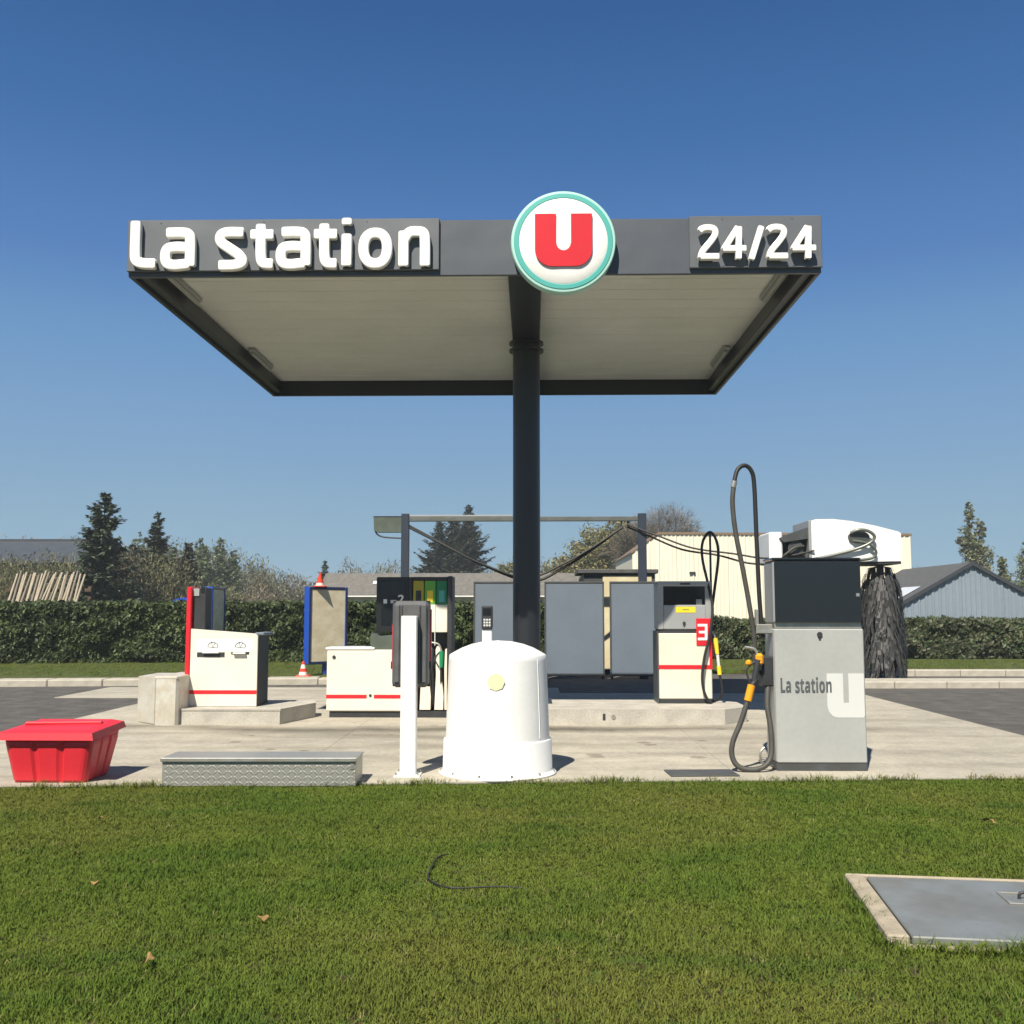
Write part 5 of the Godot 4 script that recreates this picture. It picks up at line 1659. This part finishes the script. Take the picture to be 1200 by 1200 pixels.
func far_wood() -> void:
	# leafless and budding trees that read as one brown mass
	var rng := RandomNumberGenerator.new()
	rng.seed = 90
	var mb := MB.new()
	var tw := MB.new()
	var spots := []
	for i in 34:
		var u := i / 33.0
		var top := lerpf(9.4, 8.6, u) if u < 0.72 else lerpf(8.6, 4.8, (u - 0.72) / 0.28)
		spots.append([lerpf(-56.0, -22.5, u), -104.0 - rng.randf() * 5.0, top * rng.randf_range(0.88, 1.04), rng.randf_range(1.9, 2.6)])
	for i in 16: spots.append([lerpf(-33.0, -17.5, i / 15.0), -66.0 - rng.randf() * 5.0, rng.randf_range(3.3, 4.4) * lerpf(1.0, 0.72, i / 15.0), rng.randf_range(1.2, 1.8)])
	for i in 14: spots.append([lerpf(-20.5, 4.0, i / 13.0), -112.0 - rng.randf() * 6.0, rng.randf_range(6.4, 7.4), rng.randf_range(2.0, 2.8)])
	for i in 12: spots.append([lerpf(-31.0, -22.5, i / 11.0), -56.0 - rng.randf() * 4.0, rng.randf_range(3.5, 4.3), rng.randf_range(1.0, 1.6)])
	for i in 18: spots.append([lerpf(-30.0, -20.3, i / 13.0), -47.0 - rng.randf() * 3.0, rng.randf_range(4.0, 4.7), rng.randf_range(1.1, 1.6)])
	for i in 10: spots.append([lerpf(36.0, 60.0, i / 9.0), -92.0 - rng.randf() * 6.0, rng.randf_range(4.2, 6.0), rng.randf_range(1.6, 2.2)])
	var cols := [Color(0.130, 0.112, 0.060), Color(0.112, 0.104, 0.054), Color(0.112, 0.116, 0.050), Color(0.138, 0.114, 0.076)]
	for s in spots:
		var o := V(s[0], -0.05, s[1])
		var h: float = s[2]
		var r: float = s[3]
		tw.col = Color(0.09, 0.075, 0.055)
		tw.cyl(o, o + V(0, h * 0.6, 0), 0.09, 0.04, 5, false)
		for i in 12:
			var a := rng.randf() * TAU
			var st := o + V(0, h * rng.randf_range(0.15, 0.6), 0)
			var e := st + V(cos(a) * r * 0.8, h * rng.randf_range(0.2, 0.42), sin(a) * r * 0.8)
			e.y = minf(e.y, o.y + h)
			tw.tube(PackedVector3Array([st, e]), 0.04, 3, 0.01)
		var c0: Color = cols[rng.randi() % 4]
		var near: float = -s[1] / 105.0
		for i in int(1500.0 / near):
			var d := V(rng.randfn(), rng.randfn(), rng.randfn()).normalized() * pow(rng.randf(), 0.4)
			var q := o + V(0, h * 0.5, 0) + d * V(r, h * 0.5, r) * rng.randf_range(0.8, 1.1)
			var a := V(rng.randfn() * 0.6, 1.0 + rng.randfn() * 0.5, rng.randfn() * 0.6).normalized()
			var b := a.cross(V(rng.randfn(), rng.randfn(), rng.randfn()).normalized())
			var f := rng.randf_range(0.65, 1.35)
			mb.col = Color(c0.r * f, c0.g * f, c0.b * f)
			var w := rng.randf_range(0.10, 0.28) * near
			mb.leaf(q, a * w, b * w * 0.26)
	var o2 := Node3D.new()
	o2.name = "far_wood"
	add_child(o2)
	tag(o2, "brown leafless far-off wood along the horizon", "wood", "", "stuff")
	part("twigs", mb, M.leaf, o2).set_meta("kind", "stuff")
	part("trunks", tw, M.twig, o2).set_meta("kind", "stuff")

func sprig(rng: RandomNumberGenerator, size: float) -> ArrayMesh:
	var mb := MB.new()
	for i in 9:
		var a := V(rng.randfn() * 0.8, 0.5 + rng.randfn() * 0.5, rng.randfn() * 0.8).normalized()
		var b := a.cross(V(rng.randfn(), rng.randfn(), rng.randfn()).normalized())
		var o := V(rng.randfn(), rng.randfn(), rng.randfn()) * size * 0.5
		var w := size * rng.randf_range(0.5, 1.1)
		var f := rng.randf_range(0.75, 1.25)
		mb.col = Color(f, f, f)
		mb.leaf(o, a * w, b * w * 0.42)
	return mb.mesh(Vector3.ZERO)

func hedge(a: Vector3, b: Vector3, h: float, th: float, label: String, count: int, seed_: int, cols: Array, gaps: float) -> void:
	var p := thing("hedge", label, "hedge", (a + b) * 0.5)
	var rng := RandomNumberGenerator.new()
	rng.seed = seed_
	var nz := FastNoiseLite.new()
	nz.seed = seed_
	nz.frequency = 0.75
	nz.fractal_octaves = 3
	var d := (b - a).normalized()
	var s := d.cross(Vector3.UP).normalized()
	if s.z < 0: s = -s           # towards the forecourt
	var L := a.distance_to(b)
	# woody middle
	var st := MB.new()
	var steps := int(L / 0.45)
	for i in steps:
		var o := a + d * (L * (i + rng.randf()) / steps) + s * rng.randf_range(-0.15, 0.15)
		st.col = Color(0.07, 0.055, 0.04)
		st.cyl(o, o + V(0, h * 0.9, 0) + d * rng.randf_range(-0.2, 0.2), 0.04, 0.015, 5, false)
		for k in 7:
			var q := o + V(0, h * rng.randf_range(0.1, 0.8), 0)
			st.tube(PackedVector3Array([q, q + s * rng.randf_range(-0.5, 0.5) * th + V(0, 0.25, 0) + d * rng.randf_range(-0.3, 0.3)]), 0.015, 3, 0.006)
	part("stems", st, M.twig, p).set_meta("kind", "stuff")
	var mm := MultiMesh.new()
	mm.transform_format = MultiMesh.TRANSFORM_3D
	mm.use_colors = true
	mm.mesh = sprig(rng, 0.07)
	mm.mesh.surface_set_material(0, M.leaf)
	mm.instance_count = count
	var mid := (a + b) * 0.5
	for i in count:
		var u := rng.randf() * L
		var face := rng.randf()
		var y := 0.0
		var w := 0.0
		var dep := absf(rng.randfn()) * 0.14
		if face < 0.62:
			y = h * (rng.randf() * 1.0)
			w = th * 0.5 + nz.get_noise_2d(u, y * 1.5) * 0.34 - dep - 0.12 * pow(y / h, 2.0)
		elif face < 0.87:
			w = rng.randf_range(-0.5, 0.5) * th
			y = h + nz.get_noise_2d(u, w * 1.5 + 40.0) * 0.18 - dep
		else:
			y = h * rng.randf()
			w = rng.randf_range(-0.5, 0.3) * th
		# thin places where bare wood shows
		if gaps > 0.0 and nz.get_noise_2d(u * 0.45 + 90.0, y * 0.8) > 0.30 - gaps and face < 0.62 and rng.randf() < 0.75:
			w -= 0.35
		var o := a + d * u + s * w + V(0, maxf(y, 0.05), 0) - mid
		var sc := rng.randf_range(0.7, 1.35)
		mm.set_instance_transform(i, Transform3D(Basis.from_euler(V(rng.randf_range(-0.6, 0.6), rng.randf() * TAU, rng.randf_range(-0.6, 0.6))).scaled(V(sc, sc, sc)), o))
		var base: Color = cols[rng.randi() % cols.size()]
		var f := rng.randf_range(0.7, 1.3) * (1.0 + 0.5 * nz.get_noise_2d(u * 0.5, y + 200.0))
		mm.set_instance_color(i, Color(base.r * f, base.g * f, base.b * f))
	var mi := MultiMeshInstance3D.new()
	mi.name = "foliage"
	mi.multimesh = mm
	p.add_child(mi)
	mi.set_meta("kind", "stuff")

func build_hedges() -> void:
	hedge(V(-24, 0.1, -25.9), V(0.6, 0.1, -28.9), 1.5, 1.3, "thick dark evergreen hedge behind the pumps and notice boards", 80000, 101, [Color(0.062, 0.092, 0.028), Color(0.050, 0.076, 0.025), Color(0.080, 0.108, 0.034)], 0.0)
	hedge(V(0.9, 0.1, -29.8), V(26, 0.1, -30.2), 1.06, 1.2, "lower clipped hedge in front of the warehouse and gabled shed", 60000, 102, [Color(0.060, 0.085, 0.033), Color(0.050, 0.072, 0.029), Color(0.085, 0.090, 0.045)], 0.12)

# ------------------------------------------------------------------ lawn
func tuft(rng: RandomNumberGenerator, nb: int, spread: float, h: float) -> ArrayMesh:
	var mb := MB.new()
	for i in nb:
		var o := V(rng.randf_range(-1, 1) * spread, 0, rng.randf_range(-1, 1) * spread)
		var a := rng.randf() * TAU
		var e := V(cos(a), 0, sin(a))
		var s := V(-sin(a), 0, cos(a)) * rng.randf_range(0.0017, 0.0030)
		var hh := h * rng.randf_range(0.55, 1.15)
		var bend := rng.randf_range(0.4, 1.4) * hh
		var p1 := o + e * bend * 0.3 + V(0, hh * 0.6, 0)
		var p2 := o + e * bend + V(0, hh, 0)
		var f := rng.randf_range(0.8, 1.2)
		mb.col = Color(f, f, f * 0.9)
		if rng.randf() < 0.10: mb.col = Color(1.35, 1.1, 1.2)
		var nn := (e * -0.6 + V(0, 0.8, 0))
		mb.quad(o - s, o + s, p1 + s * 0.8, p1 - s * 0.8, nn)
		mb.ftri(p1 - s * 0.8, p1 + s * 0.8, p2, nn)
	return mb.mesh(Vector3.ZERO)

func grass_patch(called: String, label: String, pts: PackedVector3Array, h: float, nb: int, spread: float, seed_: int, dry: float) -> void:
	var rng := RandomNumberGenerator.new()
	rng.seed = seed_
	var nz := FastNoiseLite.new()
	nz.seed = seed_
	nz.frequency = 0.9
	nz.fractal_octaves = 4
	var root := Node3D.new()
	root.name = numbered(called)
	add_child(root)
	tag(root, label, "grass", "", "stuff")
	for variant in 3:
		var mm := MultiMesh.new()
		mm.transform_format = MultiMesh.TRANSFORM_3D
		mm.use_colors = true
		mm.mesh = tuft(rng, nb, spread, h)
		mm.mesh.surface_set_material(0, M.blade)
		var mine := PackedVector3Array()
		for i in range(variant, pts.size(), 3): mine.append(pts[i])
		mm.instance_count = mine.size()
		for i in mine.size():
			var o := mine[i]
			var t := nz.get_noise_2d(o.x, o.z)
			var t2 := nz.get_noise_2d(o.x * 0.35 + 70.0, o.z * 0.35)
			var sc := rng.randf_range(0.75, 1.2) * (1.0 + 0.6 * t)
			mm.set_instance_transform(i, Transform3D(Basis(Vector3.UP, rng.randf() * TAU).scaled(V(1, sc, 1)), o))
			var c := Color(0.114, 0.156, 0.027).lerp(Color(0.090, 0.139, 0.024), clampf(0.5 + t * 1.5, 0, 1))
			c = c.lerp(Color(0.152, 0.152, 0.038), clampf(dry + t2 * 0.8, 0, 0.6))
			var lush := clampf((nz.get_noise_2d(o.x * 0.8 - 50.0, o.z * 2.2) - 0.22) * 3.5, 0, 1)
			c = c.lerp(Color(0.056, 0.108, 0.020), lush * 0.6)
			if rng.randf() < 0.01: c = Color(0.24, 0.22, 0.09)
			var f := rng.randf_range(0.85, 1.15)
			mm.set_instance_color(i, Color(c.r * f, c.g * f, c.b * f))
		var mi := MultiMeshInstance3D.new()
		mi.name = "blades"
		mi.multimesh = mm
		root.add_child(mi, true)
		mi.set_meta("kind", "stuff")

func build_lawn() -> void:
	var rng := RandomNumberGenerator.new()
	rng.seed = 500
	var pts := PackedVector3Array()
	var hatch := Transform3D(Basis(Vector3.UP, -0.125), V(1.84, 0, -5.84)).affine_inverse()
	for i in 92000:
		var zz := -lerpf(2.6, 9.35, pow(rng.randf(), 0.8))
		var half := -zz * 0.52 + 3.2
		var x := rng.randf_range(-half, half)
		var ragged := 0.04 * sin(x * 9.0) + 0.03 * sin(x * 23.0 + 1.0) - (rng.randf() * 0.12 if rng.randf() < 0.25 else 0.0)
		if zz < edge(x) - 0.015 + ragged * 0.6: continue
		var q := hatch * V(x, 0, zz)
		if q.x > -0.10 + 0.04 * sin(q.z * 17.0) and q.x < 1.7 and q.z > -0.03 and q.z < 1.04 + 0.03 * sin(q.x * 21.0): continue
		pts.append(V(x, -0.014, zz))
	grass_patch("grass", "short mown green lawn grass in front of the forecourt", pts, 0.024, 18, 0.05, 501, 0.12)
	# longer uncut tufts along the concrete, round the hatch and at the foot of things
	pts = PackedVector3Array()
	for i in 1500:
		var x := rng.randf_range(-8.0, 8.0)
		if sin(x * 3.1) + sin(x * 7.7 + 2.0) + rng.randf_range(-1.2, 1.2) < 0.0: continue
		pts.append(V(x, -0.012, edge(x) + rng.randf_range(-0.05, 0.09)))
	var out := hatch.affine_inverse()
	for i in 260:
		var u := rng.randf_range(-0.05, 1.65)
		pts.append(out * V(u, -0.012, 1.10 + rng.randf_range(-0.02, 0.06)))
		if i % 3 == 0: pts.append(out * V(-0.12 + rng.randf_range(-0.05, 0.02), -0.012, rng.randf_range(0.0, 1.1)))
	grass_patch("grass", "ragged longer grass tufts along the concrete edge and hatch", pts, 0.062, 9, 0.035, 503, 0.25)
	pts = PackedVector3Array()
	for i in 9000:
		var x := rng.randf_range(-20, 22)
		var zz := rng.randf_range(-28.6, -21.6)
		if x > 0.3 and zz > -24.5: continue
		if x < 0.3 and zz < -26.4 - 0.12 * (x + 20.0) * 0.9: continue
		if x < 0.3 and zz > -21.3 + 0.117 * (-4.3 - x): continue
		pts.append(V(x, 0.095, zz))
	grass_patch("grass", "strip of mown grass between the far kerb and the hedges", pts, 0.05, 14, 0.12, 502, 0.1)
